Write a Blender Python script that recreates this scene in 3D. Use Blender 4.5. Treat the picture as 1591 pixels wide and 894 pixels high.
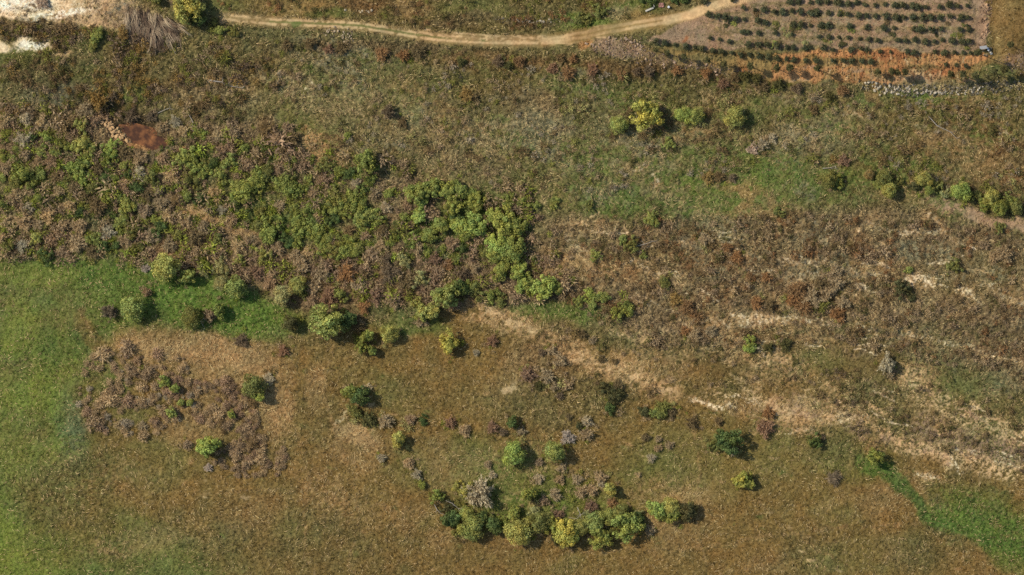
import bpy, math, random, re
import numpy as np
from mathutils import Vector

for o in list(bpy.data.objects):
    bpy.data.objects.remove(o)
sc = bpy.context.scene
col = sc.collection
rng = np.random.default_rng(11)
random.seed(7)

# ------------------------------------------------------------------ camera, sky, sun, exposure
S = 0.2                       # metres on the ground per photo pixel
LENS = 220.0
CAM_Z = 1591 * S * LENS / 36.0
cam = bpy.data.cameras.new('camera')
cam.lens = LENS; cam.sensor_width = 36.0; cam.clip_start = 10; cam.clip_end = 6000
camo = bpy.data.objects.new('camera', cam); col.objects.link(camo)
camo.location = (0, 0, CAM_Z); camo.rotation_euler = (0, 0, 0)
sc.camera = camo

SUN_EL = math.radians(41)
TO_SUN = math.radians(180 - 22)          # compass angle in the xy plane: up and left of the picture
sd = Vector((math.cos(TO_SUN) * math.cos(SUN_EL), math.sin(TO_SUN) * math.cos(SUN_EL), math.sin(SUN_EL)))
w = bpy.data.worlds.new('World'); sc.world = w; w.use_nodes = True
nt = w.node_tree
sky = nt.nodes.new('ShaderNodeTexSky'); sky.sky_type = 'NISHITA'; sky.sun_disc = False
sky.sun_elevation = SUN_EL
sky.sun_rotation = math.atan2(sd.x, sd.y)
nt.links.new(sky.outputs[0], nt.nodes['Background'].inputs[0])
nt.nodes['Background'].inputs[1].default_value = 0.13
sun = bpy.data.lights.new('sun', 'SUN'); sun.energy = 4.2; sun.angle = math.radians(0.6); sun.color = (1.0, 0.93, 0.82)
suno = bpy.data.objects.new('sun', sun); col.objects.link(suno)
suno.rotation_euler = sd.to_track_quat('Z', 'Y').to_euler()
suno.location = sd * 300
sc.view_settings.view_transform = 'Standard'; sc.view_settings.look = 'None'
sc.view_settings.exposure = 0.0; sc.view_settings.gamma = 1.0
sc.cycles.max_bounces = 4; sc.cycles.diffuse_bounces = 2; sc.cycles.use_denoising = False

# ------------------------------------------------------------------ helpers
def P(px, py):
    return ((px - 795.5) * S, (447 - py) * S)

def lin(c):
    c = np.asarray(c, float) / 255.0
    return np.where(c <= 0.04045, c / 12.92, ((c + 0.055) / 1.055) ** 2.4)

GK = 1.12                                # picture value -> base colour of the ground
FK = 1.9                               # picture value -> base colour of foliage

_tabs = {}
def vn(x, y, sc_, seed):
    """smooth value noise in [-1, 1]"""
    if seed not in _tabs:
        _tabs[seed] = np.random.default_rng(seed + 1000).uniform(-1, 1, (256, 256)).astype(np.float32)
    t = _tabs[seed]
    x = np.asarray(x) / sc_ + 37.3 * (seed % 7); y = np.asarray(y) / sc_ + 11.7 * (seed % 5)
    xi = np.floor(x).astype(int); yi = np.floor(y).astype(int)
    fx = x - xi; fy = y - yi
    fx = fx * fx * (3 - 2 * fx); fy = fy * fy * (3 - 2 * fy)
    a = t[yi & 255, xi & 255]; b = t[yi & 255, (xi + 1) & 255]
    c = t[(yi + 1) & 255, xi & 255]; d = t[(yi + 1) & 255, (xi + 1) & 255]
    return (a * (1 - fx) + b * fx) * (1 - fy) + (c * (1 - fx) + d * fx) * fy

def fbm(x, y, sc_, seed, n=3, g=0.55):
    s = 0; a = 1; tot = 0
    for k in range(n):
        s = s + a * vn(x, y, sc_ / 2 ** k, seed + k * 13); tot += a; a *= g
    return s / tot * 1.35

def sstep(a, b, x):
    t = np.clip((x - a) / (b - a), 0, 1)
    return t * t * (3 - 2 * t)

def seg_dist(X, Y, pts):
    d = None
    for (x0, y0), (x1, y1) in zip(pts[:-1], pts[1:]):
        vx, vy = x1 - x0, y1 - y0
        t = np.clip(((X - x0) * vx + (Y - y0) * vy) / (vx * vx + vy * vy + 1e-9), 0, 1)
        dd = np.hypot(X - x0 - t * vx, Y - y0 - t * vy)
        d = dd if d is None else np.minimum(d, dd)
    return d

def in_poly(X, Y, pts):
    r = np.zeros(np.shape(X), bool)
    n = len(pts)
    for i in range(n):
        x0, y0 = pts[i]; x1, y1 = pts[(i + 1) % n]
        if y0 == y1: continue
        c = ((y0 > Y) != (y1 > Y)) & (X < (x1 - x0) * (Y - y0) / (y1 - y0) + x0)
        r ^= c
    return r

def tag(o, label=None, cat=None, group=None, kind=None):
    if label: o['label'] = label
    if cat: o['category'] = cat
    if group: o['group'] = group
    if kind: o['kind'] = kind
    return o

# ------------------------------------------------------------------ materials
def mat_attr(name, rough=0.95, nscale=3.0, namp=0.35, tint=False, transl=0.0, bump=0.0, spec=0.15, huevar=0.0):
    m = bpy.data.materials.new(name); m.use_nodes = True
    n = m.node_tree.nodes; l = m.node_tree.links
    b = n['Principled BSDF']; b.inputs['Roughness'].default_value = rough
    b.inputs['Specular IOR Level'].default_value = spec
    a = n.new('ShaderNodeAttribute'); a.attribute_name = 'col'
    c = a.outputs['Color']
    if tint:
        oi = n.new('ShaderNodeObjectInfo')
        mx = n.new('ShaderNodeMix'); mx.data_type = 'RGBA'; mx.blend_type = 'MULTIPLY'; mx.inputs[0].default_value = 1
        l.new(c, mx.inputs[6]); l.new(oi.outputs['Color'], mx.inputs[7]); c = mx.outputs[2]
    if namp > 0:
        tc = n.new('ShaderNodeTexCoord')
        nz = n.new('ShaderNodeTexNoise'); nz.inputs['Scale'].default_value = nscale; nz.inputs['Detail'].default_value = 4
        l.new(tc.outputs['Object'], nz.inputs['Vector'])
        mr = n.new('ShaderNodeMapRange'); mr.inputs[1].default_value = 0.25; mr.inputs[2].default_value = 0.75
        mr.inputs[3].default_value = 1 - namp; mr.inputs[4].default_value = 1 + namp
        l.new(nz.outputs[0], mr.inputs[0])
        mx = n.new('ShaderNodeMix'); mx.data_type = 'RGBA'; mx.blend_type = 'MULTIPLY'; mx.inputs[0].default_value = 1
        l.new(c, mx.inputs[6]); l.new(mr.outputs[0], mx.inputs[7]); c = mx.outputs[2]
        if bump:
            bp = n.new('ShaderNodeBump'); bp.inputs['Strength'].default_value = bump; bp.inputs['Distance'].default_value = 0.25
            l.new(nz.outputs[0], bp.inputs['Height']); l.new(bp.outputs[0], b.inputs['Normal'])
    l.new(c, b.inputs['Base Color'])
    if transl:
        tr = n.new('ShaderNodeBsdfTranslucent'); l.new(c, tr.inputs[0])
        ms = n.new('ShaderNodeMixShader'); ms.inputs[0].default_value = transl
        l.new(b.outputs[0], ms.inputs[1]); l.new(tr.outputs[0], ms.inputs[2])
        l.new(ms.outputs[0], n['Material Output'].inputs[0])
    return m

def mat_plain(name, c, rough=0.8, nscale=4, namp=0.2, metal=0.0, spec=0.3):
    m = bpy.data.materials.new(name); m.use_nodes = True
    n = m.node_tree.nodes; l = m.node_tree.links
    b = n['Principled BSDF']; b.inputs['Roughness'].default_value = rough; b.inputs['Metallic'].default_value = metal
    b.inputs['Specular IOR Level'].default_value = spec
    tc = n.new('ShaderNodeTexCoord')
    nz = n.new('ShaderNodeTexNoise'); nz.inputs['Scale'].default_value = nscale; nz.inputs['Detail'].default_value = 5
    l.new(tc.outputs['Object'], nz.inputs['Vector'])
    r = n.new('ShaderNodeValToRGB')
    r.color_ramp.elements[0].position = .3; r.color_ramp.elements[1].position = .7
    r.color_ramp.elements[0].color = (*[v * (1 - namp) for v in c], 1); r.color_ramp.elements[1].color = (*[min(1, v * (1 + namp)) for v in c], 1)
    l.new(nz.outputs[0], r.inputs[0]); l.new(r.outputs[0], b.inputs['Base Color'])
    return m

M_GROUND = mat_attr('rough_grass', nscale=2.2, namp=0.32, bump=0.6)
M_TRACK = mat_attr('packed_earth', nscale=1.6, namp=0.14, bump=0.25)
M_SOIL = mat_attr('stony_soil', nscale=3.0, namp=0.35, bump=0.7)
M_TUFT = mat_attr('dry_grass_blades', namp=0.0, transl=0.25)
M_LEAF = mat_attr('leaves', namp=0.22, nscale=1.3, tint=True, transl=0.28, rough=0.75, spec=0.25)
M_TWIG = mat_attr('twigs', namp=0.15, nscale=1.5, tint=True, rough=0.95, transl=0.3)
M_BARK = mat_plain('bark', (0.10, 0.075, 0.055), nscale=6)
M_STONE = mat_attr('pale_stone', namp=0.18, nscale=3, tint=True, rough=0.9, bump=0.4)

# ------------------------------------------------------------------ ground grid
STEP = 0.25
def axis(half):
    fine = np.arange(-half, half + 1e-6, STEP)
    ext = []; d = STEP; p = half
    while p < 1500:
        d *= 1.28; p += d; ext.append(p)
    ext = np.array(ext)
    return np.concatenate([-ext[::-1], fine, ext]), len(ext)
ax, ex = axis(172.0)
ay, ey = axis(101.0)
GX, GY = np.meshgrid(ax, ay)
PX = GX / S + 795.5; PY = 447 - GY / S
wob_x = 9 * fbm(PX, PY, 34, 1) + 3.2 * fbm(PX, PY, 8, 2)
wob_y = 7 * fbm(PX, PY, 30, 3) + 2.6 * fbm(PX, PY, 7, 4)
QX = PX + wob_x; QY = PY + wob_y
fine2 = fbm(PX, PY, 3.2, 9, 2)
mid2 = fbm(PX, PY, 11, 15, 3)

# what grows or lies there: colour, height of its tussocks, share of pale straw
PAL = dict(
    BRN=((111, 90, 48), .16, .22), BRO=((101, 87, 48), .22, .22), OLV=((98, 91, 54), .30, .30),
    LOL=((98, 99, 52), .14, .2), YGR=((106, 116, 48), .14, .15), GRN=((84, 98, 44), .18, .2), BGR=((88, 108, 44), .22, .15), GRD=((76, 92, 44), .2, .15), DGR=((66, 82, 44), .30, .08),
    EGR=((80, 100, 42), .24, .2), TAN=((152, 122, 80), .14, .65), TAB=((131, 105, 66), .16, .45), SAND=((186, 157, 112), .06, .2), PSA=((214, 193, 152), .03, .1), WHI=((236, 222, 192), .02, .02),
    MAU=((116, 97, 70), .40, .30), DMA=((96, 79, 56), .42, .15), RUS=((112, 82, 52), .36, .15), STR=((128, 113, 78), .30, .55), GST=((118, 112, 84), .3, .5),
    ORG=((172, 124, 78), .12, .05), ORD=((146, 94, 58), .16, .03), PNK=((140, 114, 88), .10, .2), PNL=((158, 130, 100), .08, .2),
    DRK=((72, 60, 40), .32, .05), OCH=((138, 112, 66), .08, .15), OCD=((106, 86, 48), .12, .1), BGY=((96, 98, 84), .2, .15))
base = PAL['OLV']
shape = PX.shape
COL = np.empty(shape + (3,)); COL[:] = lin(base[0])
AMP = np.full(shape, base[1]); STW = np.full(shape, base[2])
kx = (np.abs(GX) < 400) & (np.abs(GY) < 400)

def _mix(win, m, key):
    c, a, s = PAL[key]
    m3 = m[..., None]
    COL[win] = COL[win] * (1 - m3) + lin(c) * m3
    AMP[win] = AMP[win] * (1 - m) + a * m
    STW[win] = STW[win] * (1 - m) + s * m

def window(x0, x1, y0, y1):
    X0, _ = P(x0, 0); X1, _ = P(x1, 0); _, Y1 = P(0, y0); _, Y0 = P(0, y1)
    i0 = max(0, np.searchsorted(ax, X0) - 1); i1 = min(len(ax), np.searchsorted(ax, X1) + 1)
    j0 = max(0, np.searchsorted(ay, Y0) - 1); j1 = min(len(ay), np.searchsorted(ay, Y1) + 1)
    return (slice(j0, j1), slice(i0, i1))

def E(cx, cy, rx, ry, key, s=1.0, ang=0, brk=None, soft=.35, bs=2.8):
    R = max(rx, ry) * 1.35 + 25
    wn = window(cx - R, cx + R, cy - R, cy + R)
    dx = QX[wn] - cx; dy = QY[wn] - cy
    c_, s_ = math.cos(math.radians(ang)), math.sin(math.radians(ang))
    u = (dx * c_ + dy * s_) / rx; v = (-dx * s_ + dy * c_) / ry
    m = 1 - sstep(1 - soft, 1 + soft, np.hypot(u, v))
    if brk is not None:
        nn = fbm(PX[wn], PY[wn] * 1.3, bs, 21 + int(cx) % 9, 3)
        m = m * sstep(brk - .12, brk + .12, nn)
    _mix(wn, m * s, key)

def L(pts, wd, key, s=1.0, brk=None, soft=.5, bs=2.8, w=1.0):
    xs = [p[0] for p in pts]; ys = [p[1] for p in pts]
    R = wd * 1.5 + 22
    wn = window(min(xs) - R, max(xs) + R, min(ys) - R, max(ys) + R)
    k = (0.8 if wd < 8 else 1.0) * w
    X = PX[wn] + wob_x[wn] * k + (0 if wd < 1.7 else 2.5) * w * fine2[wn]; Y = PY[wn] + wob_y[wn] * k + 2.5 * w * vn(PX[wn], PY[wn], 4, 19)
    m = 1 - sstep(1 - soft, 1 + soft, seg_dist(X, Y, pts) / wd)
    if brk is not None:
        nn = fbm(PX[wn], PY[wn] * 1.2, bs, 31 + int(xs[0]) % 9, 3)
        m = m * sstep(brk - .12, brk + .12, nn)
    _mix(wn, m * s, key)

def G(pts, key, s=1.0, soft=12, brk=None, bs=4.0):
    xs = [p[0] for p in pts]; ys = [p[1] for p in pts]
    R = soft * 2 + 25
    wn = window(min(xs) - R, max(xs) + R, min(ys) - R, max(ys) + R)
    X, Y = QX[wn], QY[wn]
    ins = in_poly(X, Y, pts)
    d = seg_dist(X, Y, list(pts) + [pts[0]])
    d = np.where(ins, d, -d)
    m = sstep(-soft, soft, d)
    if brk is not None:
        nn = fbm(PX[wn], PY[wn] * 1.2, bs, 41 + int(xs[0]) % 9, 3)
        m = m * sstep(brk - .12, brk + .12, nn)
    _mix(wn, m * s, key)

FIELD = [(-900, 900 + 900), (-900, 395), (0, 395), (120, 405), (220, 420), (250, 510), (420, 480), (520, 500), (720, 475), (880, 500), (1000, 560),
         (1120, 560), (1250, 600), (1400, 700), (1591, 740), (2500, 800), (2500, 1800)]
G(FIELD, 'BRN', 1, 16)
# the meadow bottom and left
G([(-900, 1800), (-900, 395), (0, 392), (230, 400), (420, 470), (440, 520), (190, 515), (140, 560), (130, 700), (180, 780), (330, 860), (360, 1200)], 'GRN', .9, 22)
E(60, 600, 60, 160, 'YGR', .3); E(110, 560, 60, 140, 'GRD', .5, soft=.7, brk=-.2, bs=22); E(20, 860, 90, 60, 'YGR', .8, soft=.6); E(10, 760, 50, 100, 'YGR', .5, soft=.7)
E(60, 470, 100, 60, 'LOL', .6); E(110, 660, 26, 70, 'BGY', .35); E(150, 420, 70, 26, 'EGR', .55); E(180, 450, 60, 60, 'BGR', .4)
E(40, 700, 60, 60, 'LOL', .5); E(100, 760, 90, 60, 'OLV', .6); E(200, 780, 120, 60, 'BRN', .55, soft=.6); E(110, 840, 80, 40, 'BRO', .5)
E(140, 520, 16, 40, 'BRN', .7, ang=-40); E(270, 860, 120, 50, 'LOL', .6, soft=.6); E(330, 820, 80, 40, 'OLV', .6)
E(250, 715, 80, 40, 'LOL', .55); E(60, 430, 60, 20, 'YGR', .5); E(30, 520, 30, 60, 'YGR', .5); E(70, 560, 50, 40, 'GRN', .6)
E(90, 640, 14, 60, 'BGR', .4); E(100, 380, 120, 20, 'DGR', .5)
for (cx, cy, rx, ry, k, s) in [
    (560, 860, 200, 50, 'BRO', .5), (480, 800, 90, 60, 'OLV', .4), (520, 640, 60, 60, 'BRO', .5), (700, 600, 120, 40, 'BRN', .6), (800, 620, 60, 30, 'OLV', .5),
    (750, 730, 80, 40, 'LOL', .75), (820, 760, 110, 45, 'GRN', .6), (860, 790, 120, 25, 'BGR', .5), (720, 700, 30, 30, 'GRN', .6), (990, 720, 60, 30, 'GRN', .5),
    (1060, 720, 120, 60, 'LOL', .5), (1250, 690, 80, 50, 'LOL', .5), (1330, 715, 50, 30, 'GRN', .55), (1100, 840, 200, 50, 'BRN', .5), (1350, 810, 160, 50, 'BRN', .5),
    (930, 700, 60, 40, 'BRN', .8), (880, 640, 80, 30, 'OLV', .5), (1500, 640, 120, 40, 'LOL', .5), (1400, 860, 60, 30, 'LOL', .4), (1270, 860, 50, 30, 'OLV', .5), (640, 720, 60, 30, 'LOL', .5),
    (620, 600, 40, 25, 'BRO', .5), (400, 760, 120, 40, 'BRN', .7), (350, 720, 60, 20, 'BRN', .5), (560, 720, 60, 40, 'BRN', .6)]:
    E(cx, cy, rx, ry, k, s, soft=.6)
for k in range(110):
    x0 = rng.uniform(0, 1591); y0 = rng.uniform(560, 890); rr = rng.uniform(12, 45)
    E(x0, y0, rr * 1.4, rr * .7, rng.choice(['TAB', 'BRO', 'OLV', 'LOL', 'BRN', 'TAN'] if x0 > 170 else ['YGR', 'GRN', 'LOL', 'BRO', 'BGR']), rng.uniform(.2, .5), ang=rng.uniform(-40, 40), soft=.7, brk=None if k % 2 else 0.0, bs=6)
E(1525, 800, 72, 36, 'EGR', .9, ang=22, soft=.55); E(1575, 845, 50, 40, 'EGR', .8, ang=30, soft=.3); E(1470, 800, 30, 20, 'BGR', .5)
for k in range(34):
    E(rng.uniform(1440, 1620), rng.uniform(755, 860), rng.uniform(8, 26), rng.uniform(4, 12), rng.choice(['OLV', 'BGR', 'LOL', 'DGR', 'BRO']), rng.uniform(.3, .7), ang=25, brk=rng.uniform(-.1, .2), bs=4, soft=.6)
L([(1340, 715), (1385, 740), (1415, 775), (1440, 805), (1490, 822), (1560, 850), (1620, 870)], 10, 'EGR', .9)
L([(1385, 740), (1415, 775), (1440, 805)], 9, 'DGR', .35)
for k in range(60):
    E(rng.uniform(0, 430), rng.uniform(400, 620), rng.uniform(8, 30), rng.uniform(4, 14), rng.choice(['LOL', 'DGR', 'GRN', 'YGR', 'BGR', 'OLV']), rng.uniform(.3, .6), brk=rng.uniform(-.1, .2), bs=4, soft=.6) if k % 3 else None
for pts in ([(120, 480), (150, 530), (165, 600)], [(520, 520), (500, 600), (530, 700), (560, 800), (540, 900)], [(455, 545), (450, 640), (480, 740), (470, 900)], [(1075, 640), (1090, 740), (1085, 840), (1120, 900)],
            [(640, 560), (720, 590), (800, 600)], [(900, 860), (1100, 850), (1300, 820), (1420, 815)], [(300, 770), (480, 760), (660, 800)], [(1180, 780), (1240, 830), (1330, 890)]):
    L(pts, 2.6, 'TAB', .55, brk=-.2, bs=8); L([(x + 7, y + 2) for x, y in pts], 2.0, 'BRO', .5, brk=-.1, bs=8)
for k in range(260):
    x0 = rng.uniform(150, 1591); y0 = rng.uniform(560, 894)
    E(x0, y0, rng.uniform(2, 7), rng.uniform(1.5, 4), rng.choice(['TAN', 'LOL', 'OLV', 'DRK', 'GRN', 'TAB', 'SAND']), rng.uniform(.3, .7), soft=.6)
# tan straw patches
G([(180, 515), (300, 510), (400, 520), (440, 560), (450, 640), (430, 680), (400, 640), (330, 590), (240, 560), (190, 545)], 'TAB', .7, 16)
E(300, 560, 130, 50, 'TAN', .5, brk=.0, bs=5, soft=.6)
E(250, 545, 70, 14, 'TAN', .8, ang=8); E(430, 640, 22, 60, 'TAN', .6, brk=-.1, soft=.6); E(556, 678, 34, 14, 'TAN', .95, ang=20); E(490, 600, 20, 40, 'TAB', .6)
E(360, 550, 60, 22, 'TAN', .5, ang=20); E(300, 660, 60, 30, 'TAB', .7); E(700, 720, 50, 40, 'TAB', .35); E(560, 700, 50, 30, 'TAB', .4)
E(790, 605, 14, 4, 'SAND', .8)
# heather bed soil
E(210, 610, 90, 60, 'BRO', .6, soft=.6, brk=-.1, bs=12); E(350, 625, 60, 45, 'TAB', .5, soft=.6); E(380, 705, 70, 32, 'BRO', .5, soft=.6); E(180, 600, 22, 30, 'GRN', .7, soft=.5); E(205, 640, 30, 20, 'LOL', .5)
# thicket floor
TH = [(-400, 160), (0, 160), (130, 165), (290, 190), (440, 180), (480, 270), (600, 272), (720, 275), (840, 320), (850, 400), (930, 460), (820, 478), (740, 470),
      (640, 500), (540, 500), (440, 480), (330, 430), (230, 405), (120, 398), (0, 398), (-400, 400)]
G(TH, 'MAU', .9, 14)
for (cx, cy, rx, ry, k, s) in [
    (130, 285, 60, 50, 'DGR', .8), (40, 290, 50, 40, 'GRN', .5), (180, 330, 50, 40, 'DGR', .6), (300, 250, 50, 30, 'GRN', .7), (420, 245, 50, 18, 'DGR', .7), (400, 300, 80, 40, 'GRN', .6),
    (460, 350, 70, 30, 'GRN', .7), (520, 320, 50, 30, 'GRN', .5), (550, 380, 40, 18, 'BGR', .7), (740, 340, 100, 60, 'GRN', .7), (700, 395, 40, 14, 'DGR', .8), (380, 330, 30, 25, 'DGR', .6), (550, 340, 40, 30, 'OLV', .6),
    (700, 430, 60, 20, 'STR', .5), (360, 355, 50, 14, 'TAB', .0), (60, 170, 60, 20, 'OLV', .5), (240, 270, 50, 40, 'MAU', .6), (550, 450, 140, 30, 'RUS', .35), (480, 410, 100, 20, 'DMA', .6),
    (600, 300, 30, 20, 'STR', .5), (270, 400, 30, 20, 'ORD', .25), (90, 400, 100, 10, 'BGR', .5), (620, 480, 60, 14, 'GRN', .6), (560, 540, 60, 20, 'OLV', .4)]:
    E(cx, cy, rx, ry, k, s, soft=.6)
L([(285, 320), (320, 335), (360, 352), (400, 375)], 9, 'TAN', .85)
L([(270, 290), (300, 310)], 9, 'DRK', .7)
# green ground under the lower edge of the thicket
G([(230, 415), (300, 425), (360, 440), (430, 470), (450, 520), (380, 530), (330, 510), (260, 500), (235, 460)], 'BGR', .85, 12)
E(430, 500, 60, 26, 'BGR', .7); E(640, 505, 60, 16, 'GRN', .7); E(340, 470, 60, 20, 'EGR', .5)
E(470, 520, 60, 20, 'OLV', .5)
# ochre clearing
E(500, 225, 42, 28, 'ORG', .55, ang=35, brk=-.1); E(500, 228, 40, 24, 'TAN', .5, brk=-.1); E(515, 262, 50, 12, 'TAB', .7, ang=10, brk=-.1)
# left hillside under the sand
G([(-300, 20), (0, 25), (130, 20), (210, 40), (330, 60), (430, 80), (420, 180), (250, 190), (150, 160), (0, 165), (-300, 165)], 'OLV', .8, 12)
for (cx, cy, rx, ry, k, s) in [
    (60, 45, 70, 16, 'DMA', .8), (80, 120, 70, 30, 'DMA', .45), (120, 115, 40, 16, 'EGR', .35), (30, 120, 50, 30, 'OLV', .6), (150, 60, 30, 20, 'GRN', .4), (240, 130, 60, 30, 'OCD', .5),
    (330, 140, 60, 30, 'MAU', .5), (350, 155, 60, 20, 'STR', .5), (210, 145, 24, 12, 'BGR', .5), (300, 90, 70, 26, 'OLV', .7), (100, 150, 60, 20, 'BGY', .4), (190, 100, 40, 30, 'RUS', .3), (20, 85, 40, 20, 'YGR', .35)]:
    E(cx, cy, rx, ry, k, s, soft=.6)
# strip above the track
G([(330, -200), (330, 20), (450, 30), (600, 40), (760, 55), (900, 45), (1000, 30), (1120, -5), (1200, -200)], 'BRO', .9, 8)
for (cx, cy, rx, ry, k, s) in [
    (450, 8, 60, 12, 'OCH', .6), (560, 8, 50, 10, 'RUS', .6), (640, 15, 30, 12, 'TAB', .6), (350, 5, 30, 20, 'LOL', .8), (510, 22, 30, 8, 'GRN', .6), (740, 15, 60, 20, 'LOL', .6), (730, 28, 50, 8, 'DMA', .6),
    (850, 20, 60, 20, 'OLV', .7), (905, 32, 50, 12, 'BGR', .7), (990, 12, 40, 14, 'GRN', .7), (960, 18, 30, 10, 'STR', .7), (830, 35, 50, 6, 'DMA', .7), (700, 40, 50, 6, 'DMA', .5), (1040, 30, 60, 14, 'OCD', .7), (1000, 35, 40, 14, 'OCH', .5)]:
    E(cx, cy, rx, ry, k, s, soft=.5)
# slope below the track
G([(420, 50), (600, 62), (760, 80), (940, 90), (1100, 115), (1300, 140), (1591, 150), (2200, 150), (2200, 260), (1591, 260), (1300, 260), (1000, 260), (800, 230), (600, 200), (430, 180)], 'OLV', .9, 14)
for (cx, cy, rx, ry, k, s) in [
    (540, 70, 110, 10, 'DMA', .6), (660, 80, 80, 9, 'DMA', .6), (750, 95, 80, 14, 'RUS', .6), (870, 100, 60, 12, 'RUS', .7), (1000, 105, 80, 12, 'RUS', .6), (1150, 125, 100, 10, 'RUS', .6),
    (600, 130, 130, 30, 'OLV', .5), (520, 165, 60, 20, 'STR', .5), (800, 130, 100, 25, 'BRO', .5), (850, 160, 60, 20, 'MAU', .5), (440, 130, 60, 20, 'BRN', .5), (450, 65, 50, 10, 'OLV', .7),
    (650, 200, 80, 30, 'STR', .5), (780, 220, 80, 30, 'STR', .6), (830, 200, 60, 25, 'GST', .7), (730, 260, 80, 20, 'MAU', .5), (1000, 240, 120, 30, 'STR', .4), (1200, 215, 50, 14, 'STR', .7), (1230, 230, 40, 20, 'MAU', .5),
    (1250, 160, 60, 20, 'OLV', .6), (1400, 190, 120, 30, 'BRO', .7), (1520, 200, 70, 50, 'BRO', .6), (1560, 250, 50, 40, 'RUS', .5), (1450, 165, 90, 10, 'RUS', .4), (1450, 148, 100, 7, 'GRN', .6),
    (1300, 200, 60, 30, 'GST', .35), (1460, 210, 30, 14, 'STR', .7), (1360, 160, 60, 10, 'GRN', .4), (1190, 170, 40, 20, 'LOL', .5), (1110, 180, 50, 20, 'OLV', .6), (1000, 140, 90, 18, 'GRN', .3)]:
    E(cx, cy, rx, ry, k, s, soft=.6)
# middle green flats
G([(900, 235), (1100, 240), (1300, 245), (1450, 255), (1400, 300), (1300, 320), (1200, 330), (1100, 345), (1000, 330), (900, 290)], 'LOL', .85, 18)
for (cx, cy, rx, ry, k, s) in [
    (1080, 310, 120, 30, 'GRN', .7), (1170, 260, 70, 30, 'GRN', .6), (1330, 270, 60, 20, 'BGR', .6), (1410, 265, 40, 16, 'BGR', .5), (1300, 315, 120, 25, 'OLV', .6), (980, 270, 60, 20, 'STR', .5), (930, 300, 80, 25, 'MAU', .4),
    (890, 290, 40, 30, 'BRO', .5), (1050, 255, 40, 14, 'STR', .5), (900, 265, 40, 20, 'OLV', .5), (1590, 365, 30, 9, 'BGR', .8)]:
    E(cx, cy, rx, ry, k, s, soft=.6)
E(1100, 300, 230, 55, 'STR', .5, brk=.28, bs=9, soft=.6); E(1080, 280, 240, 50, 'OLV', .6, brk=.3, bs=26, soft=.6)
E(1060, 285, 210, 50, 'GRN', .75, brk=-.25, bs=18, soft=.6); E(1010, 250, 110, 30, 'GRN', .55, brk=-.1, bs=10, soft=.6); E(860, 240, 90, 30, 'LOL', .6, brk=-.1, bs=10, soft=.6); E(1150, 290, 120, 34, 'BGR', .35, brk=-.1, bs=12, soft=.6); E(1240, 270, 120, 30, 'GRN', .5, brk=-.1, bs=16, soft=.6)
E(980, 270, 140, 60, 'STR', .5, brk=.1, bs=8); E(1150, 330, 40, 8, 'TAN', .6, brk=-.1)
# brush land on the right
G([(840, 340), (960, 335), (1100, 350), (1250, 330), (1400, 320), (1600, 360), (2200, 360), (2200, 620), (1591, 600), (1480, 560), (1300, 530), (1100, 545), (1000, 520), (920, 480), (850, 420)], 'MAU', .75, 16)
for (cx, cy, rx, ry, k, s) in [
    (900, 370, 50, 30, 'STR', .6), (880, 420, 40, 20, 'RUS', .5), (980, 400, 90, 30, 'BRO', .6), (1090, 370, 60, 16, 'STR', .5), (1110, 345, 50, 12, 'GST', .6), (1120, 410, 60, 30, 'RUS', .45), (1060, 440, 80, 30, 'DMA', .4),
    (1180, 380, 80, 30, 'DMA', .5), (1260, 460, 50, 30, 'RUS', .5), (1340, 350, 60, 20, 'STR', .4), (1430, 380, 100, 30, 'DMA', .45), (1330, 400, 60, 18, 'DRK', .4), (1400, 470, 80, 30, 'MAU', .6), (1500, 430, 80, 40, 'BRO', .6),
    (1560, 420, 40, 30, 'BRO', .6), (1250, 520, 120, 14, 'OLV', .8), (1400, 530, 90, 12, 'OLV', .6), (1160, 500, 70, 14, 'STR', .6), (1070, 500, 90, 16, 'MAU', .5), (1210, 540, 60, 22, 'OLV', .7),
    (900, 490, 60, 14, 'BGR', .7), (840, 480, 50, 12, 'GRN', .8), (860, 510, 90, 14, 'OLV', .6), (1500, 550, 70, 20, 'GST', .4), (1550, 590, 40, 20, 'GST', .5), (1500, 590, 60, 20, 'LOL', .6), (1440, 560, 50, 14, 'GRN', .5),
    (1320, 570, 80, 30, 'OCD', .7), (1270, 560, 40, 20, 'LOL', .5), (1350, 620, 60, 40, 'OLV', .5), (1300, 690, 60, 30, 'OLV', .5), (1090, 570, 90, 24, 'OCD', .7), (1060, 600, 60, 20, 'BRO', .6),
    (860, 560, 60, 40, 'MAU', .45), (940, 600, 60, 30, 'OLV', .6), (1000, 530, 60, 14, 'OLV', .5), (1130, 610, 60, 20, 'OLV', .4), (1440, 690, 60, 14, 'OLV', .6), (1480, 745, 60, 14, 'OLV', .4), (1560, 640, 60, 20, 'OLV', .5)]:
    E(cx, cy, rx, ry, k, s, soft=.6)
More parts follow.
